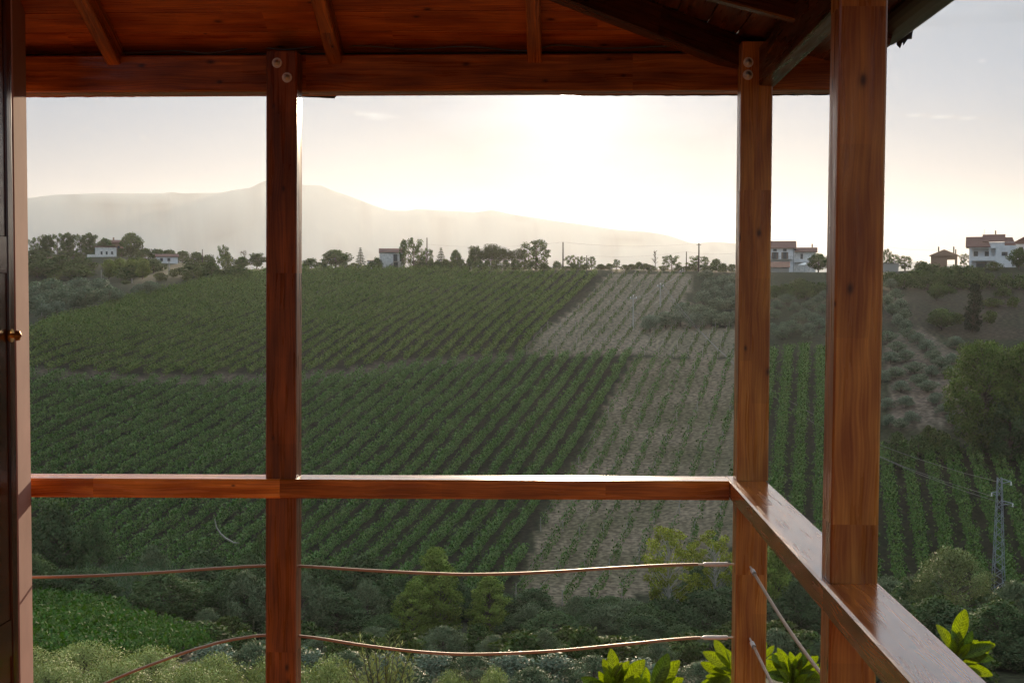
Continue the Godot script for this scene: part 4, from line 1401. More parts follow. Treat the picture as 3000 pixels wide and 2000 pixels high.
func wire(pts: Array, sag: float, r: float, label: String) -> void:
	var g := Geo.new()
	for k in pts.size() - 1:
		var line := []
		var rad := []
		for j in 15:
			var t := j / 14.0
			line.append(pts[k].lerp(pts[k + 1], t) - Vector3(0, sag * 4.0 * t * (1 - t), 0))
			rad.append(r)
		g.tube(line, rad, 4)
	tag(part("power_cable", g.mesh(), M.wire, self), label, "power line")

func medium_pole(px: float, base: float, top: float, label: String, r := 0.0) -> Array:
	var p := spot(px, r) if r > 0.0 else hit(px, base)
	var dist := Vector2(p.x, p.z).length()
	var d := ray(px, top)
	var h := EYE.y + d.y * dist / sqrt(d.x * d.x + d.z * d.z) - p.y
	var o := thing("utility_pole", label, "pole", p, turn_of(p))
	var g := Geo.new()
	g.tube([Vector3(0, -0.5, 0), Vector3(0, h, 0)], [0.2, 0.12], 8)
	part("shaft", g.mesh(), M.concrete, o)
	blk(o, "crossarm", Vector3(-0.75, h - 0.5, -0.05), Vector3(0.75, h - 0.4, 0.05), M.galv)
	var ends := []
	for q in [Vector3(-0.65, h - 0.4, 0), Vector3(0.65, h - 0.4, 0), Vector3(0, h, 0)]:
		var ig := Geo.new()
		ig.tube([q, q + Vector3(0, 0.1, 0), q + Vector3(0, 0.16, 0), q + Vector3(0, 0.3, 0), q + Vector3(0, 0.34, 0)], [0.05, 0.12, 0.07, 0.11, 0.01], 8)
		part("insulator", ig.mesh(), M.ceramic, o)
		ends.append(o.transform * (q + Vector3(0, 0.34, 0)))
	return ends

func make_pylon() -> Array:
	var p := hit(2926, 1728)
	var dist := Vector2(p.x, p.z).length()
	var h := EYE.y + ray(2924, 1398).y * dist / Vector2(ray(2924, 1398).x, ray(2924, 1398).z).length() - p.y
	var o := thing("lattice_pylon", "tall grey steel lattice pylon in the right vineyard", "pylon", p, turn_of(p) + 0.25)
	var w0 := 0.62
	var w1 := 0.22
	var legs := []
	for s in [[-1, -1], [1, -1], [1, 1], [-1, 1]]:
		var a := Vector3(s[0] * w0, -0.4, s[1] * w0)
		var b := Vector3(s[0] * w1, h, s[1] * w1)
		legs.append([a, b])
		var g := Geo.new()
		g.tube([a, b], [0.045, 0.04], 4)
		part("leg", g.mesh(), M.galv, o)
	var n := 17
	for f in 4:
		for k in n:
			var t0 := float(k) / n
			var t1 := float(k + 1) / n
			var a: Vector3 = legs[f][0].lerp(legs[f][1], t0)
			var b: Vector3 = legs[(f + 1) % 4][0].lerp(legs[(f + 1) % 4][1], t1)
			if k % 2 == 1:
				a = legs[(f + 1) % 4][0].lerp(legs[(f + 1) % 4][1], t0)
				b = legs[f][0].lerp(legs[f][1], t1)
			var g := Geo.new()
			g.tube([a, b], [0.028, 0.028], 4)
			part("brace", g.mesh(), M.galv, o)
	var ends := []
	for q in [[Vector3(0.2, h - 0.15, 0), Vector3(1.25, h - 0.45, 0)], [Vector3(-0.2, h - 1.6, 0), Vector3(-0.85, h - 1.7, 0)], [Vector3(0.2, h - 2.6, 0), Vector3(1.45, h - 2.85, 0)]]:
		var g := Geo.new()
		g.tube([q[0], q[1]], [0.05, 0.04], 4)
		g.tube([q[0] - Vector3(0, 0.5, 0), q[1]], [0.04, 0.03], 4)
		part("arm", g.mesh(), M.galv, o)
		var e: Vector3 = q[1]
		var ig := Geo.new()
		ig.tube([e, e + Vector3(0, -0.1, 0), e + Vector3(0, -0.22, 0), e + Vector3(0, -0.4, 0)], [0.03, 0.1, 0.06, 0.1], 8)
		part("insulator", ig.mesh(), M.ceramic, o)
		ends.append(o.transform * (e + Vector3(0, -0.4, 0)))
	return ends

# ---------------------------------------------------------------- near plants
func loquat_leaf(ln: float, wd: float, curl: float, sd: int) -> ArrayMesh:
	var rng := RandomNumberGenerator.new()
	rng.seed = sd
	var g := Geo.new()
	var n := 9
	for i in n + 1:
		var t := float(i) / n
		var w := wd * 0.5 * pow(sin(PI * clampf(pow(t, 1.25) * 0.96 + 0.02, 0, 1)), 0.75)
		if i == 0:
			w = 0.003
		var y := ln * t * (1.0 - 0.1 * curl * t)
		var z := -curl * ln * t * t * 0.45
		for j in 5:
			var s := (j - 2) / 2.0
			var rip := 0.003 * sin(i * 2.9 + absf(s) * 2.0) * absf(s) * 2.0
			g.v.append(Vector3(s * w, y + absf(s) * w * 0.1, z + absf(s) * w * 0.38 + rip))
			g.u.append(Vector2(s * 0.5, t))
			var c := Color(0.36, 0.41, 0.065)
			if j == 2:
				c = Color(0.27, 0.3, 0.09)
			elif i % 2 == 0:
				c = c * 0.82
			g.c.append(Color(c.r, c.g, c.b))
			g.n.append(Vector3(0, 0, 1))
	for i in n:
		for j in 4:
			var k := i * 5 + j
			g.i.append_array(PackedInt32Array([k, k + 5, k + 1, k + 1, k + 5, k + 6]))
	var st := SurfaceTool.new()
	st.create_from(g.mesh(), 0)
	st.generate_normals()
	return st.commit()

var loquat_meshes := []

func loquat(base: Vector3, leaves: Array, label: String, sd: int) -> void:
	if loquat_meshes.is_empty():
		for k in 6:
			loquat_meshes.append(loquat_leaf(1.0, [0.33, 0.37, 0.31, 0.35, 0.32, 0.34][k], [0.3, 0.55, 0.15, 0.75, 0.45, 0.1][k], 40 + k))
	var rng := RandomNumberGenerator.new()
	rng.seed = sd
	var o := thing("loquat_shrub", label, "shrub", base - Vector3(0, 3.2, 0))
	var g := Geo.new()
	g.tube([Vector3(0.1, -4.0, 0), Vector3(0.05, 0.8, 0.05), Vector3(0, 3.22, 0)], [0.06, 0.03, 0.012], 6)
	part("stem", g.mesh(), M.bark, o)
	for q0 in leaves.duplicate():
		if rng.randf() < 0.45:
			leaves.append([q0[0] + rng.randf_range(-16, 16), q0[1] + rng.randf_range(-25, 35), q0[2] * rng.randf_range(0.6, 0.85)])
	for q in leaves:
		# q: tilt from upright in the view plane (degrees, left negative), lean to or from the viewer, length
		var dir := Vector3(sin(deg_to_rad(q[0])), cos(deg_to_rad(q[0])), 0).rotated(Vector3(cos(deg_to_rad(q[0])), -sin(deg_to_rad(q[0])), 0).normalized(), deg_to_rad(q[1]))
		var face := Vector3(rng.randf_range(-0.6, 0.6), 0.35, 1.0).normalized()
		var x := dir.cross(face).normalized()
		var z := x.cross(dir).normalized()
		var lf := part("leaf", loquat_meshes[rng.randi() % 6], M.loquat if rng.randf() < 0.8 else M.loquat_old, o)
		lf.transform = Transform3D(Basis(x, dir, z).scaled_local(Vector3.ONE * q[2]), Vector3(0, 3.2, 0) + Vector3(rng.randf_range(-0.02, 0.02), rng.randf_range(-0.05, 0.02), rng.randf_range(-0.03, 0.03)) + dir * 0.01)

func olive_sprig() -> void:
	var d := ray(1120, 2150)
	var base := EYE + d * (9.0 / Vector2(d.x, d.z).length())
	var o := thing("olive_bush", "feathery olive branch tips rising in front of the lower cable", "shrub", base - Vector3(0, 2.0, 0))
	var rng := RandomNumberGenerator.new()
	rng.seed = 61
	var bg := Geo.new()
	var lg := Geo.new()
	var tips := [[1052, 1862], [1068, 1885], [1096, 1872], [1112, 1885], [1142, 1868], [1160, 1872], [1176, 1880], [1200, 1905], [1215, 1925], [1010, 1932], [1030, 1950], [1085, 1915], [1130, 1910], [1190, 1945], [1020, 1975], [1060, 1960], [1110, 1945], [1150, 1935], [1165, 1960], [1215, 1970], [1080, 1980], [1135, 1985], [1190, 1990]]
	for k in tips.size():
		var td := ray(tips[k][0], tips[k][1])
		var dep := 9.0 + rng.randf_range(-0.25, 0.25)
		var tip := EYE + td * (dep / Vector2(td.x, td.z).length()) - base
		var mid := Vector3(tip.x * 0.45, tip.y * 0.4, rng.randf_range(-0.08, 0.08))
		var pts := []
		var rad := []
		for j in 9:
			var t := j / 8.0
			pts.append(Vector3.ZERO.lerp(mid, t).lerp(mid.lerp(tip, t), t) + Vector3(0, 2.0, 0))
			rad.append(lerpf(0.007, 0.0015, t))
		bg.tube(pts, rad, 5)
		var n := 60
		for j in n:
			var t := 0.25 + 0.75 * (j + 0.5) / n
			var q := t * 8.0
			var a: Vector3 = pts[int(q)]
			var b: Vector3 = pts[mini(int(q) + 1, 8)]
			var p := a.lerp(b, q - int(q))
			var ax := (b - a).normalized()
			if int(q) >= 8:
				ax = (tip - mid).normalized()
			var rd := rand_dir(rng)
			var sd := ax.cross(rd).normalized()
			var al := (ax * 0.8 + sd * 0.75).normalized()
			var l := rng.randf_range(0.045, 0.075) * (1.0 - 0.3 * t)
			var c := Color(0.3, 0.33, 0.13) * rng.randf_range(0.75, 1.25)
			lg.leaf(p + al * l * 0.5, al, al.cross(rand_dir(rng)).normalized(), (sd + Vector3(0, 0.4, 0.4)).normalized(), l, l * 0.22, c)
	bg.tube([Vector3(0, -3.0, 0), Vector3(0, 2.0, 0)], [0.05, 0.02], 6)
	part("branches", bg.mesh(), M.bark, o)
	part("foliage", lg.mesh(), M.olive, o)
# ---------------------------------------------------------------- the scene
func _ready() -> void:
	# camera
	var cam := Camera3D.new()
	cam.name = "camera"
	cam.position = EYE
	cam.rotation_degrees = Vector3(PITCH, YAW, 0)
	cam.fov = 2.0 * rad_to_deg(atan(1000.0 / F))
	cam.near = 0.05
	cam.far = 20000.0
	add_child(cam)
	cam.current = true
	cam_basis = cam.basis
	# sun and sky
	var to_sun := Vector3(0.0095, 0.1338, -0.991).normalized()
	var sun := DirectionalLight3D.new()
	sun.name = "sun"
	sun.light_energy = 1.1
	sun.light_color = Color(1.0, 0.9, 0.77)
	sun.light_angular_distance = 0.53
	sun.shadow_enabled = true
	sun.directional_shadow_max_distance = 900.0
	add_child(sun)
	sun.look_at_from_position(Vector3.ZERO, -to_sun, Vector3.UP)
	var env := Environment.new()
	env.background_mode = Environment.BG_SKY
	env.sky = Sky.new()
	env.sky.sky_material = make_sky(to_sun)
	env.background_energy_multiplier = 1.0
	env.tonemap_mode = Environment.TONE_MAPPER_LINEAR
	env.tonemap_exposure = 1.95
	env.volumetric_fog_enabled = true
	env.volumetric_fog_density = 0.00004
	env.volumetric_fog_albedo = Color(0.95, 0.96, 0.97)
	env.volumetric_fog_anisotropy = 0.6
	env.sdfgi_enabled = true
	env.ssao_enabled = true
	env.ssil_enabled = true
	var we := WorldEnvironment.new()
	we.name = "world"
	we.environment = env
	add_child(we)
	# the land
	make_materials()
	prepare_terrain()
	define_fields()
	make_ground()
	make_mountains()
	make_protos()
	make_veranda()
	make_house_here()
	make_far_houses()
	make_vineyards()
	make_trees()
	make_poles()
	make_near()

func make_vineyards() -> void:
	var full := []
	var young := []
	var thin := []
	var lush := []
	var close := []
	var wide := []
	for k in 5:
		full.append(vine_clump(100 + k, 78, 1.0, 0.3, 1.5, Color(0.125, 0.175, 0.055), 0.25, 1.5))
		lush.append(vine_clump(110 + k, 110, 1.2, 0.3, 1.65, Color(0.1, 0.17, 0.06), 0.225, 1.5))
		wide.append(vine_clump(150 + k, 110, 1.6, 0.3, 1.7, Color(0.095, 0.165, 0.05), 0.23, 1.5))
		young.append(vine_clump(120 + k, 18, 0.7, 0.05, 0.9, Color(0.08, 0.11, 0.04), 0.24, 1.5))
		thin.append(vine_clump(130 + k, 44, 0.85, 0.05, 1.6, Color(0.085, 0.14, 0.045), 0.22, 1.5))
		close.append(vine_clump(140 + k, 110, 1.3, 0.4, 1.5, Color(0.06, 0.115, 0.03), 0.2))
	vine_rows("upper", full, "vine row on the upper slope above the track", "rows of vines on the upper slope", 3.0)
	vine_rows("lower", lush, "vine row on the lower slope below the track", "rows of vines on the lower slope", 3.05)
	vine_rows("right", wide, "vine row in the valley field at right", "rows of vines in the right valley field", 3.0, 10.4)
	vine_rows("near", close, "bright vine row in the near field", "rows of vines in the near field", 1.8, 40.0, 0.0, 0.9)
	vine_rows("young", young, "low young vine row on the bare upper field", "rows of young vines on the bare field", 3.05, ROW_AZ, 0.35, 1.1, "young_vine_row", 7.0)
	vine_rows("sparse", thin, "thin vine row on the bare lower field", "thin vine rows on the bare lower field", 3.05, ROW_AZ, 0.6, 1.1, "young_vine_row", 14.0)

func make_trees() -> void:
	# --- left hill skyline
	var row := "trees in the row on the left skyline"
	var k := 0
	for t in [[103, 694, 40], [136, 687, 42], [168, 683, 40], [201, 682, 42], [235, 686, 40], [264, 683, 44]]:
		tree("skyline_tree", ["airy_b", "round_b"][k % 2], t[0], 745, t[2], t[1], 552, "%s tree of the row on the left skyline, with light between its trunks" % ["leftmost", "second", "third", "fourth", "fifth", "rightmost"][k], "tree", row)
		k += 1
	tree("round_tree", "round", 307, 735, 46, 697, 550, "dark bushy tree left of the brown house on the left hill")
	tree("round_tree", "round", 383, 740, 66, 681, 548, "large round dark tree right of the brown house on the left hill")
	for t in by_px([[425, 727, 44], [460, 729, 50], [497, 731, 44], [535, 735, 50], [575, 738, 46], [612, 746, 40]]):
		tree("hedge_shrub", "bushy", t[0], 760, t[2] * 1.3, t[1], 545, nth(t[0], "hedge shrub on left skyline", CREST), "shrub", "shrubs of the left skyline hedge")
	for t in by_px([[110, 745, 70], [180, 750, 76], [240, 752, 70], [395, 752, 60], [450, 758, 60], [560, 768, 70], [620, 770, 60], [130, 765, 80], [215, 772, 80], [390, 775, 70], [690, 775, 60]]):
		tree("hillside_shrub", "bushy", t[0], t[1] + 42, t[2] * 1.3, t[1], 0, nth(t[0], "dark shrub on left hillside", CREST), "shrub", "shrubs on the shaded left hillside")
	for t in by_px([[318, 760, 38], [350, 757, 40], [383, 759, 38], [417, 757, 40]]):
		tree("pale_tree", "pale", t[0], 818, t[2], t[1], 0, nth(t[0], "pale green tree of the clump", CREST), "tree", "clump of pale trees below the long white house")
	tree("round_tree", "round_b", 108, 815, 54, 773, 0, "dark round tree beside the pink wall on the left slope")
	tree("young_tree", "bushy_b", 158, 826, 46, 792, 0, "bright green bushy tree right of the dark round tree at far left")
	tree("young_tree", "round", 366, 857, 30, 820, 385, "small bright green tree at the upper left edge of the vineyard")
	tree("round_tree", "airy_b", 652, 760, 34, 718, 470, "tall dark tree with ragged top on the skyline left of the middle post")
	tree("rusty_tree", "bushy_b", 664, 792, 36, 738, 455, "reddish bush in front of the ragged dark tree", "shrub")
	tree("bare_tree", "bare", 714, 775, 30, 736, 450, "small leafless tree just left of the middle post")
	tree("round_tree", "round", 708, 792, 46, 752, 430, "round tree below the leafless tree left of the middle post")
	tree("round_tree", "round_b", 752, 792, 52, 741, 432, "dark tree touching the left side of the middle post")
	for t in by_px([[470, 797, 40], [508, 786, 30], [545, 796, 34], [585, 790, 30], [600, 765, 34], [640, 788, 30]]):
		tree("verge_shrub", "bushy_b", t[0], t[1] + 26, t[2], t[1], 0, nth(t[0], "yellow-green bush above left vineyard", CREST), "shrub", "bushes along the left vineyard edge")
	for t in by_px([[95, 732], [120, 730], [148, 733], [185, 731], [215, 733], [250, 730], [280, 728], [320, 730], [355, 727], [400, 728]]):
		tree("hilltop_shrub", "bushy", t[0], 0, 44, t[1], 549, nth(t[0], "shrub under left skyline trees", CREST), "shrub", "shrubs at the foot of the left skyline trees")
	# --- olives on the left
	k = 0
	for t in by_px([[150, 815, 110, 445], [230, 812, 90, 450], [100, 835, 90, 425], [290, 815, 80, 440], [180, 840, 90, 415], [250, 838, 90, 415], [320, 838, 80, 420], [110, 865, 80, 395], [165, 880, 60, 388], [440, 822, 60, 425], [405, 832, 50, 425], [130, 890, 60, 375]]):
		tree("olive_tree", ["olive", "olive_b"][k % 2], t[0], t[1] + t[2] * 0.72, t[2], t[1], 0, nth(t[0], "grey-green olive in dense grove", CREST), "olive tree", "olives of the left grove")
		k += 1
	for t in by_px([[218, 871, 48, 375], [252, 858, 38, 392], [288, 847, 38, 398], [330, 850, 34, 390], [118, 885, 50, 362], [92, 883, 30, 360]]):
		tree("olive_tree", ["olive", "olive_b"][k % 2], t[0], t[1] + t[2] * 0.72, t[2], t[1], 0, nth(t[0], "small olive on bare ground", CREST), "olive tree", "single olives above the left vineyard")
		k += 1
	# --- middle skyline
	tree("skyline_shrub", "bushy", 912, 795, 56, 756, 408, "shrub on the crest just right of the middle post", "shrub")
	tree("round_tree", "round", 983, 780, 84, 731, 410, "broad round tree alone on the crest left of the fir")
	tree("fir_tree", "fir", 1056, 775, 33, 720, 408, "pointed dark fir left of the old farmhouse")
	tree("skyline_shrub", "bushy", 1104, 778, 34, 754, 404, "shrub in front of the farmhouse annex", "shrub")
	tree("airy_tree", "airy_b", 1212, 778, 66, 697, 400, "two-lobed leafy tree at the right corner of the old farmhouse")
	tree("airy_tree", "airy", 1182, 778, 22, 700, 403, "slim yellowish tree against the farmhouse wall")
	tree("airy_tree", "airy_b", 1248, 775, 42, 727, 405, "thin tree around the pole right of the farmhouse")
	tree("fir_tree", "fir", 1292, 775, 40, 720, 404, "bushy fir between two poles right of the farmhouse")
	tree("round_tree", "round", 1334, 772, 33, 731, 408, "small lollipop tree on the crest right of the bushy fir")
	tree("round_tree", "round_b", 1390, 776, 44, 720, 410, "dark tree at the left end of the umbrella pines")
	tree("umbrella_pine", "umbrella", 1440, 784, 76, 714, 414, "umbrella pine at the back of the group, its top the highest")
	tree("umbrella_pine", "umbrella", 1440, 784, 90, 728, 407, "widest umbrella pine in the middle of the group on the crest")
	tree("umbrella_pine", "umbrella", 1478, 784, 64, 728, 405, "umbrella pine to the right of the widest pine")
	tree("umbrella_pine", "umbrella", 1520, 786, 62, 728, 404, "rightmost umbrella pine beside the tall lacy tree")
	tree("airy_tree", "airy", 1571, 786, 84, 702, 404, "tall lacy tree at the right end of the pine group")
	tree("skyline_shrub", "bushy", 1630, 790, 30, 764, 402, "small bush left of the tall thin skyline pole", "shrub")
	tree("airy_tree", "airy_b", 1672, 785, 34, 747, 403, "left half of a pair of lacy trees right of the tall thin pole")
	tree("airy_tree", "airy_b", 1700, 785, 30, 750, 403, "right half of a pair of lacy trees right of the tall thin pole")
	tree("airy_tree", "airy", 1733, 784, 27, 751, 403, "small lacy tree touching the short pole on the crest")
	tree("airy_tree", "airy", 1806, 786, 20, 759, 403, "tiny round tree on the crest above the bare field")
	tree("bare_tree", "bare", 1920, 790, 26, 737, 403, "leafless tree on the crest above the bare field")
	tree("round_tree", "airy_b", 1968, 790, 54, 747, 402, "round tree on the crest right of the leafless tree")
	tree("airy_tree", "airy_b", 2046, 792, 62, 749, 400, "lacy tree at the foot of the pole with crossarm")
	tree("airy_tree", "bushy", 2098, 790, 46, 758, 400, "low spreading tree on the crest beside the corner post")
	for t in by_px([[1660, 778], [1690, 779], [1765, 776], [1785, 770], [1760, 772], [1830, 774], [1850, 772], [1872, 766], [1890, 770], [1906, 775], [1945, 776], [1990, 776], [2010, 778], [2120, 770], [2145, 772], [1600, 778], [1505, 780], [1410, 778], [1360, 774], [1310, 772], [1270, 772], [1230, 774], [2030, 770], [2070, 775], [1215, 760], [1238, 757], [1262, 758], [1282, 762], [1305, 756], [1325, 762], [1352, 757], [1376, 752], [1402, 756], [1428, 760], [1455, 757], [1482, 760], [1508, 756], [1535, 762], [1560, 764], [1592, 768], [1090, 764], [1035, 768], [1010, 766], [950, 764], [1680, 770], [1715, 772]]):
		tree("crest_bush", ["bushy", "bushy_b"][int(t[0]) % 2], t[0], 796, 34, t[1] + 1, 402, nth(t[0], "low bush of the crest hedge", CREST), "shrub", "low bushes of the crest hedge")
	# --- olive block beside the bare field and the slope between the posts
	k = 0
	for t in by_px([[1905, 922, 70, 325], [1950, 912, 66, 329], [1995, 908, 66, 331], [2040, 915, 66, 328], [2085, 905, 70, 329], [2125, 912, 66, 326], [2160, 908, 60, 326], [2000, 885, 60, 345], [2050, 890, 66, 342], [2105, 870, 66, 348], [2150, 868, 60, 350], [2060, 850, 60, 360], [2095, 838, 62, 366], [2140, 830, 64, 370], [2080, 815, 56, 378], [2120, 805, 60, 383], [2160, 800, 56, 386], [2070, 790, 44, 392]]):
		tree("olive_tree", ["olive", "olive_b"][k % 2], t[0], t[1] + t[2] * 0.72, t[2], t[1], 0, nth(t[0], "olive in the thick grove", CREST), "olive tree", "olives of the thick grove left of the corner post")
		k += 1
	for t in [[2318, 938, 60, 290], [2292, 956, 56, 284]]:
		tree("olive_tree", "olive_b", t[0], t[1] + t[2] * 0.72, t[2], t[1], 0, ["larger sunlit olive tree between the two right posts", "smaller sunlit olive tree between the two right posts, nearer the vines"][k % 2], "olive tree")
		k += 1
	for t in by_px([[2275, 878, 40, 340], [2305, 860, 44, 350], [2270, 905, 44, 325], [2370, 880, 40, 335], [2395, 865, 40, 345], [2360, 905, 44, 322], [2385, 915, 44, 315], [2410, 890, 40, 330], [2370, 945, 44, 298], [2400, 930, 44, 304], [2370, 968, 36, 290], [2340, 915, 44, 318], [2415, 850, 36, 355], [2420, 960, 40, 292], [2260, 945, 40, 300], [2330, 885, 40, 340]]):
		tree("olive_tree", ["olive", "olive_b"][k % 2], t[0], t[1] + t[2] * 0.72, t[2], t[1], 0, nth(t[0], "olive on the shaded slope", CREST), "olive tree", "olives between the two right posts")
		k += 1
	tree("round_tree", "round", 2398, 835, 64, 742, 408, "big dark tree right of the white wing house, touching the nearest post")
	tree("skyline_tree", "airy", 2304, 760, 22, 716, 440, "treetop showing above the roof of the three-storey house")
	for t in by_px([[2345, 815], [2375, 825], [2330, 822], [2300, 832], [2360, 836], [2410, 826], [2270, 836]]):
		tree("hillside_shrub", "bushy", t[0], t[1] + 40, 60, t[1], 0, nth(t[0], "dark shrub below the houses", CREST), "shrub", "shrubs below the houses between the right posts")
	# --- right slope
	tree("skyline_tree", "airy", 2598, 790, 26, 728, 405, "tree cut by the right side of the nearest post")
	tree("skyline_tree", "airy", 2620, 785, 36, 744, 408, "left tree of two on the crest right of the nearest post")
	tree("skyline_tree", "airy", 2652, 795, 46, 749, 402, "right tree of two on the crest right of the nearest post")
	tree("skyline_tree", "airy_b", 2824, 785, 28, 743, 392, "slim pale tree against the left end of the villa")
	tree("round_tree", "round", 2985, 805, 60, 726, 374, "dark leafy tree at the right picture edge below the gabled house")
	tree("round_tree", "bushy_b", 2912, 800, 50, 766, 372, "green bushy tree in front of the villa's ground floor", "shrub")
	for t in by_px([[2605, 795, 70], [2650, 800, 60], [2700, 765, 60], [2735, 772, 60], [2770, 780, 60], [2800, 776, 60], [2835, 776, 64], [2870, 782, 50], [2680, 790, 60], [2720, 800, 70], [2780, 800, 70], [2840, 800, 70], [2900, 800, 50], [2950, 800, 50], [2990, 805, 50]]):
		tree("hillside_shrub", "bushy", t[0], t[1] + 45, t[2] * 1.1, t[1], 0, nth(t[0], "dark shrub below the villa", CREST), "shrub", "shrubs in the belt below the villa")
	tree("cypress", "cypress", 2850, 974, 50, 830, 0, "dark narrow cypress standing on the right slope", "cypress")
	tree("round_tree", "round", 2744, 882, 54, 830, 0, "round green tree in the middle of the right slope", "shrub")
	tree("round_tree", "round", 2760, 966, 84, 903, 0, "broad green tree left of the cypress", "shrub")
	tree("pale_shrub", "bushy_b", 2808, 950, 34, 915, 0, "pale bush between the broad tree and the cypress", "shrub")
	tree("pale_shrub", "bushy_b", 2908, 900, 60, 872, 0, "bright green bush right of the cypress top", "shrub")
	tree("pale_shrub", "bushy_b", 2901, 946, 42, 908, 0, "bright green bush right of the cypress middle", "shrub")
	tree("pale_shrub", "bushy_b", 2968, 900, 40, 868, 0, "bright green bush near the right picture edge", "shrub")
	tree("hillside_shrub", "bushy", 2940, 870, 50, 835, 0, "dull green shrub below the villa at right", "shrub")
	tree("hillside_shrub", "bushy", 2780, 860, 40, 838, 0, "low shrub right of the round green tree", "shrub")
	for t in by_px([[2610, 830, 40], [2625, 860, 44], [2640, 890, 46], [2600, 880, 40], [2650, 920, 44], [2655, 950, 44], [2630, 935, 40], [2615, 905, 40], [2660, 975, 44], [2600, 985, 60], [2630, 1015, 50], [2655, 1040, 50], [2610, 1045, 60], [2625, 1090, 56], [2640, 1130, 56], [2655, 1175, 56], [2670, 1220, 50], [2680, 1075, 60], [2695, 1110, 56], [2720, 1130, 60], [2745, 1165, 56], [2770, 1195, 56], [2795, 1225, 56], [2690, 990, 50], [2715, 1010, 56], [2735, 1040, 50], [2760, 1060, 56], [2785, 1085, 56], [2810, 1120, 56], [2800, 1000, 56], [2600, 1180, 46], [2605, 1230, 50], [2640, 1240, 44], [2820, 1250, 50], [2790, 1050, 50], [2590, 1100, 50], [2730, 1085, 50]]):
		tree("olive_tree", ["olive", "olive_b"][k % 2], t[0], t[1] + 20, t[2], t[1] - 16, 0, nth(t[0], "grey-green olive in sloping rows", CREST), "olive tree", "olives in rows on the right slope")
		k += 1
	for t in by_px([[2630, 1290, 70], [2690, 1300, 80], [2750, 1285, 70], [2790, 1310, 70], [2650, 1330, 60], [2720, 1270, 50]]):
		tree("hillside_shrub", "bushy_b" if t[0] in [2720, 2750] else "bushy", t[0], t[1] + 40, t[2], t[1] - 25, 0, nth(t[0], "bush along the ditch", CREST), "shrub", "bushes along the ditch above the right vineyard")
	tree("leafy_tree", "big", 2888, 1330, 185, 996, 0, "big leafy tree with sunlit crown at the right")
	tree("leafy_tree", "big", 3010, 1330, 165, 1002, 0, "big leafy tree cut by the right picture edge")
	tree("leafy_tree", "gully", 2960, 1345, 150, 1150, 0, "dark lower tree in front of the two big trees at right")
	tree("willow", "willow", 2808, 1800, 262, 1602, 128, "round silvery willow with sunlit top near the lattice pylon")
	tree("willow", "willow", 3030, 1850, 200, 1700, 126, "silver-leaved tree cut by the right edge below the pylon")
	# --- gully between the vineyards and this side
	tree("dark_tree", "gully", 150, 1690, 190, 1468, 165, "tall dark tree at left below the handrail, by the pink wall")
	tree("dark_tree", "gully_b", 266, 1690, 130, 1527, 162, "middle-green rounded tree right of the tall dark tree at left")
	tree("silver_bush", "silver", 436, 1690, 126, 1598, 158, "round grey-leaved bush above the left cable", "shrub")
	for t in by_px([[290, 1655, 120, 152], [370, 1660, 120, 150], [440, 1660, 130, 146], [400, 1690, 130, 142], [480, 1670, 110, 146]]):
		tree("cane_clump", "cane", t[0], 0, t[2], t[1], t[3], nth(t[0], "clump of pale green canes", GULLY), "reed", "canes along the gully at left")
	tree("dark_tree", "gully", 600, 1800, 190, 1612, 150, "dark tree left of the middle post below the dead branch")
	tree("dark_tree", "gully_b", 720, 1830, 170, 1620, 148, "dark greyish tree just left of the middle post")
	tree("dark_tree", "airy", 764, 1700, 60, 1560, 152, "small yellowish treetop against the left side of the middle post")
	tree("dark_tree", "gully_b", 560, 1830, 170, 1700, 140, "low dark thicket tree below the left cable")
	tree("dark_tree", "gully", 690, 1880, 190, 1740, 135, "lowest dark thicket tree left of the middle post")
	tree("dark_tree", "gully_b", 930, 1850, 170, 1640, 150, "dark tree just right of the middle post")
	tree("dark_tree", "gully", 1060, 1860, 210, 1625, 150, "large dark tree between the middle post and the pointed pale tree")
	tree("dark_tree", "gully", 980, 1880, 200, 1740, 138, "low dark tree behind the olive branch tips")
	tree("pointed_tree", "poplar", 1285, 1880, 150, 1604, 142, "pointed pale green tree, the tallest of the pale pair")
	tree("pointed_tree", "poplar", 1205, 1890, 130, 1700, 140, "broad lower left shoulder of the pale tree pair")
	tree("pointed_tree", "poplar", 1425, 1880, 130, 1688, 142, "shorter pale green tree right of the pointed one")
	tree("silver_bush", "silver", 1560, 1900, 130, 1765, 140, "grey-leaved bush right of the pale tree pair", "shrub")
	tree("silver_bush", "silver", 1690, 1880, 100, 1745, 142, "narrow grey-leaved bush in the gully middle", "shrub")
	tree("silver_bush", "silver", 1780, 1900, 170, 1765, 138, "broad grey-leaved bush left of the leaning white trunk", "shrub")
	tree("dark_tree", "gully_b", 1620, 1920, 150, 1800, 132, "dark bush low in the gully below the grey bushes", "shrub")
	tree("dark_tree", "gully_b", 1900, 1920, 170, 1770, 134, "dark bush at the foot of the leaning white trunk", "shrub")
	tree("birch_tree", "birch", 1965, 1870, 150, 1536, 140, "airy tree with yellow sunlit leaves and leaning white trunk")
	tree("birch_tree", "birch", 2110, 1870, 130, 1560, 144, "airy yellow-leaved tree cut by the corner post")
	tree("dark_tree", "gully", 2060, 1880, 150, 1650, 150, "dark tree behind the two yellow-leaved trees")
	tree("dark_tree", "poplar", 2275, 1880, 130, 1590, 146, "tree with yellow-green top between the right posts under the handrail")
	tree("dark_tree", "gully", 2360, 1900, 160, 1690, 142, "dark tree between the two right posts")
	tree("dark_tree", "gully_b", 2480, 1900, 150, 1700, 140, "dark tree half hidden by the nearest post")
	tree("dark_tree", "gully", 2680, 1920, 200, 1760, 126, "dark thicket tree left of the silvery willow foot")
	tree("dark_tree", "gully", 2870, 1950, 240, 1800, 118, "dark thicket tree below the silvery willow")
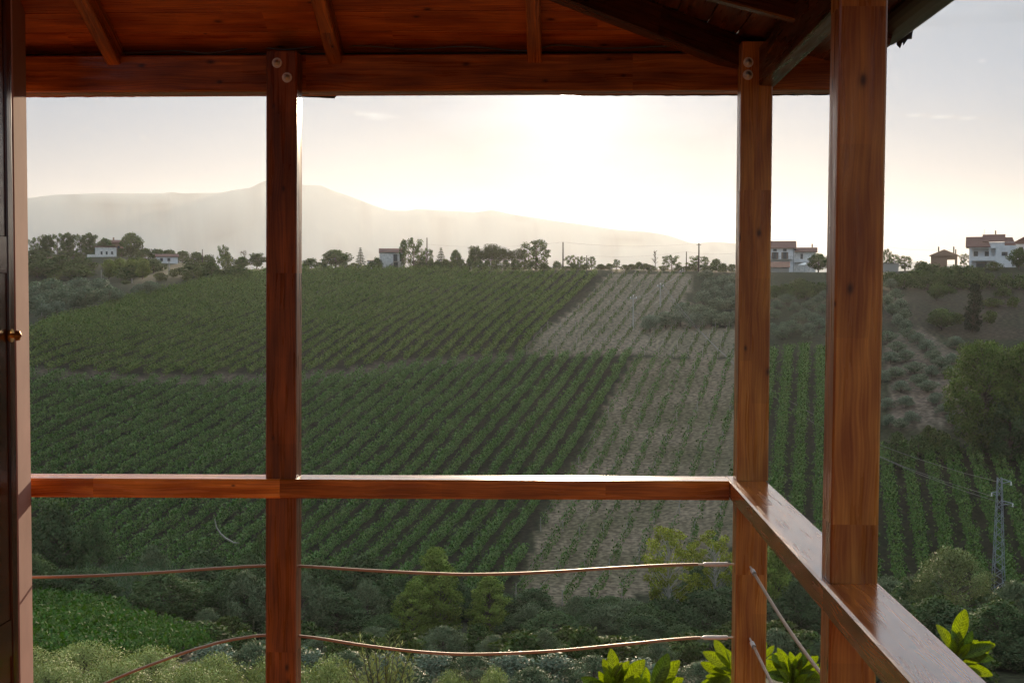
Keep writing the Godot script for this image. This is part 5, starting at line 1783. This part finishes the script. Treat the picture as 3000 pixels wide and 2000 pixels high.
	tree("dark_tree", "gully_b", 2990, 2000, 200, 1850, 112, "dark thicket tree in the lower right corner")
	for t in by_px([[1170, 1690, 130], [1250, 1720, 120], [1330, 1700, 130], [1400, 1720, 120], [1470, 1740, 120]]):
		tree("thicket_bush", "gully", t[0], 0, t[2], t[1], 156, nth(t[0], "dark tree behind pale pair", GULLY), "tree", "dark trees behind the pale tree pair")
	for t in by_px([[1120, 1800, 120], [820, 1800, 110], [860, 1840, 120], [1700, 1850, 120], [2000, 1830, 120]]):
		tree("thicket_bush", "gully_b", t[0], 0, t[2], t[1], 128, nth(t[0], "dark bush on gully floor", GULLY), "shrub", "dark bushes on the gully floor")
	var rng := RandomNumberGenerator.new()
	rng.seed = 404
	for q in 64:
		var px := 40.0 + q * 47.5 + rng.randf_range(-20, 20)
		if (px < 560 and q % 2 == 0) or (px > 1140 and px < 1500):
			continue
		var r := rng.randf_range(128, 160) if px < 2500 else rng.randf_range(112, 140)
		plant("thicket_tree", ["gully", "gully_b", "silver", "gully"][q % 4], spot(px, r), rng.randf_range(3.5, 6.5) * (0.6 if px > 1490 and px < 1900 else 1.0), rng.randf_range(5.5, 8.5), nth(px, "low dark gully tree", GULLY), "tree", "low trees of the gully thicket", rng.randf() * TAU)
	for q in 46:
		var px := 560.0 + q * 55.0 + rng.randf_range(-20, 20)
		plant("undergrowth_bush", ["bushy", "silver", "bushy_b"][q % 3], spot(px, rng.randf_range(100, 124)), rng.randf_range(1.8, 3.2), rng.randf_range(3.5, 5.5), nth(px, "low bush on near bank", GULLY), "shrub", "low bushes on the bank this side of the gully", rng.randf() * TAU)
	# --- olives on this side
	k = 0
	for t in by_px([[40, 1895, 360, 56], [230, 1886, 330, 60], [430, 1900, 340, 55], [620, 1915, 300, 52], [800, 1920, 300, 52], [960, 1925, 260, 54], [330, 1940, 330, 46], [560, 1950, 330, 44], [130, 1950, 330, 45], [1450, 1955, 200, 50], [1320, 1965, 200, 48]]):
		tree("near_olive_tree", ["near_olive", "near_olive_b"][k % 2], t[0], 0, t[2], t[1], t[3], nth(t[0], "pale sunlit olive at bottom", GULLY), "olive tree", "sunlit olives along the bottom")
		k += 1
	for t in by_px([[620, 1885, 190, 92], [740, 1880, 190, 92], [880, 1900, 180, 90], [1010, 1905, 190, 88], [1130, 1915, 180, 88], [1260, 1912, 190, 86], [1380, 1915, 180, 86], [1500, 1910, 190, 86], [1620, 1915, 190, 86], [1740, 1920, 180, 84], [1180, 1945, 200, 76], [1560, 1955, 200, 74], [1880, 1930, 190, 84], [2060, 1940, 190, 84]]):
		tree("olive_tree", ["silver", "olive"][k % 2], t[0], 0, t[2], t[1], t[3], nth(t[0], "blue-green shaded olive", GULLY), "olive tree", "shaded olives below the gully")
		k += 1

func make_poles() -> void:
	pole(593, 730, 540, M.tarred, 0.16, "thin dark pole on the left hill above the hedge")
	pole(495, 764, 410, M.concrete, 0.14, "pale concrete post at the top edge of the left vineyard")
	pole(567, 768, 412, M.concrete, 0.11, "short pale post among yellow bushes right of the concrete post")
	pole(296, 790, 440, M.concrete, 0.12, "short pale post left of the clump of pale trees")
	pole(386, 815, 388, M.concrete, 0.1, "small post just right of the bright green young tree")
	pole(265, 852, 366, M.concrete, 0.1, "pale post among single olives above the left vineyard")
	pole(120, 888, 338, M.concrete, 0.1, "leftmost pale post beside the pink wall")
	pole(1251, 696, 408, M.tarred, 0.16, "dark pole rising from the thin tree right of the farmhouse")
	var a := pole(1649.5, 709, 404, M.tarred, 0.18, "tallest thin dark pole on the crest right of the pines")
	var b := pole(1718.6, 748, 404, M.tarred, 0.13, "short dark pole on the crest beside a small lacy tree")
	var c := pole(2011, 737, 402, M.tarred, 0.14, "dark pole without arms on the crest left of the crossarm pole")
	var d := pole(2047.5, 712, 398, M.tarred, 0.2, "dark pole with a crossarm on the crest near the corner post", true)
	wire([spot(1251, 408) + Vector3(0, 7.0, 0), a, d], 1.0, 0.016, "thin overhead wire across the crest between the dark poles")
	wire([b, c, spot(2200, 402) + Vector3(0, 6, 0)], 0.8, 0.014, "lower overhead wire across the crest to the right")
	pole(2749, 738, 400, M.tarred, 0.16, "dark pole at the left side of the barn")
	var e := pole(2800, 730, 400, M.tarred, 0.18, "dark pole at the right corner of the barn")
	wire([e, spot(2560, 402) + Vector3(0, 7.6, 0)], 0.8, 0.016, "overhead wire from the barn towards the nearest post")
	var m1 := medium_pole(1855.5, 966, 868, "grey concrete pole with bright insulators in the bare field")
	var m2 := medium_pole(1935, 906, 833, "grey concrete pole farther up the bare field")
	var m3 := medium_pole(2000, 795, 790, "top of a concrete pole at the upper edge of the bare field", 396.0)
	for k in 3:
		wire([m1[k], m2[k], m3[k]], 1.2, 0.022, "%s of the three wires running up the bare field between concrete poles" % ["left", "right", "middle"][k])
	var py := make_pylon()
	for k in 3:
		wire([py[k], m2[k]], 7.0, 0.026, "%s wire sagging from the lattice pylon towards the bare field" % ["top", "middle", "lowest"][k])
	# a dead branch hanging in the left gully tree
	var g := Geo.new()
	var pts := []
	for q in [[628, 1520], [634, 1545], [645, 1562], [660, 1576], [684, 1589], [700, 1590]]:
		var dd := ray(q[0], q[1])
		pts.append(EYE + dd * (148.0 / Vector2(dd.x, dd.z).length()))
	g.tube(pts, [0.04, 0.07, 0.09, 0.11, 0.08, 0.03], 5)
	tag(part("dead_branch", g.mesh(), M.pale_bark, self), "curved pale dead branch above the dark trees left of the middle post", "branch")

func make_near() -> void:
	var at := func(px, py, r):
		var d := ray(px, py)
		return EYE + d * (r / Vector2(d.x, d.z).length())
	loquat(at.call(1800, 2020, 7.4), [[-24, -15, 0.15], [-6, -20, 0.19], [4, 10, 0.17], [14, 15, 0.15], [28, 20, 0.17], [-40, 20, 0.16], [-62, 15, 0.17], [60, -10, 0.2], [44, 5, 0.22], [-15, 30, 0.14], [20, 35, 0.13], [-80, 25, 0.15]], "loquat shrub with upright sunlit leaves at bottom centre", 1)
	loquat(at.call(1895, 2040, 7.2), [[20, 5, 0.24], [38, 10, 0.26], [-20, 10, 0.14], [60, 15, 0.2], [5, 20, 0.16], [75, 20, 0.18], [-45, 25, 0.16]], "loquat shrub with leaves slanting right, beside the bottom centre one", 2)
	loquat(at.call(2150, 1965, 7.6), [[-28, -10, 0.17], [-50, 10, 0.2], [-62, 5, 0.18], [-80, 10, 0.15], [-92, 15, 0.19], [-105, 15, 0.17], [-15, 10, 0.15], [30, 10, 0.12], [-120, 20, 0.14], [50, 20, 0.16]], "loquat shrub whose leaves point left from behind the corner post", 3)
	loquat(at.call(2318, 1990, 7.3), [[-35, -10, 0.16], [-20, 15, 0.18], [-8, 25, 0.16], [4, 20, 0.17], [14, 25, 0.15], [30, 10, 0.16], [48, 15, 0.17], [65, 20, 0.18], [-55, 10, 0.18], [-70, 25, 0.16], [85, 30, 0.17], [-90, 20, 0.15], [0, 45, 0.14], [20, 50, 0.14], [-25, 45, 0.14]], "dense yellow-green loquat shrub between the two right posts", 4)
	loquat(at.call(2410, 2010, 7.5), [[-25, 0, 0.2], [0, 10, 0.2], [15, 0, 0.2], [-50, 15, 0.18], [40, 10, 0.2]], "loquat shrub hidden by the foot of the nearest post", 5)
	loquat(at.call(2235, 1925, 7.7), [[40, 0, 0.1], [15, 10, 0.09], [70, 10, 0.1], [-30, 10, 0.1]], "single small loquat tip just right of the corner post", 6)
	loquat(at.call(2800, 1925, 6.6), [[-18, -10, 0.16], [10, 10, 0.16], [18, -5, 0.2], [30, 10, 0.17], [55, 10, 0.19], [62, 20, 0.17], [72, 15, 0.18], [-35, 10, 0.12], [90, 20, 0.14], [0, 35, 0.13], [-60, 15, 0.1], [105, 20, 0.16]], "loquat shrub behind the right handrail in the lower right", 7)
	olive_sprig()
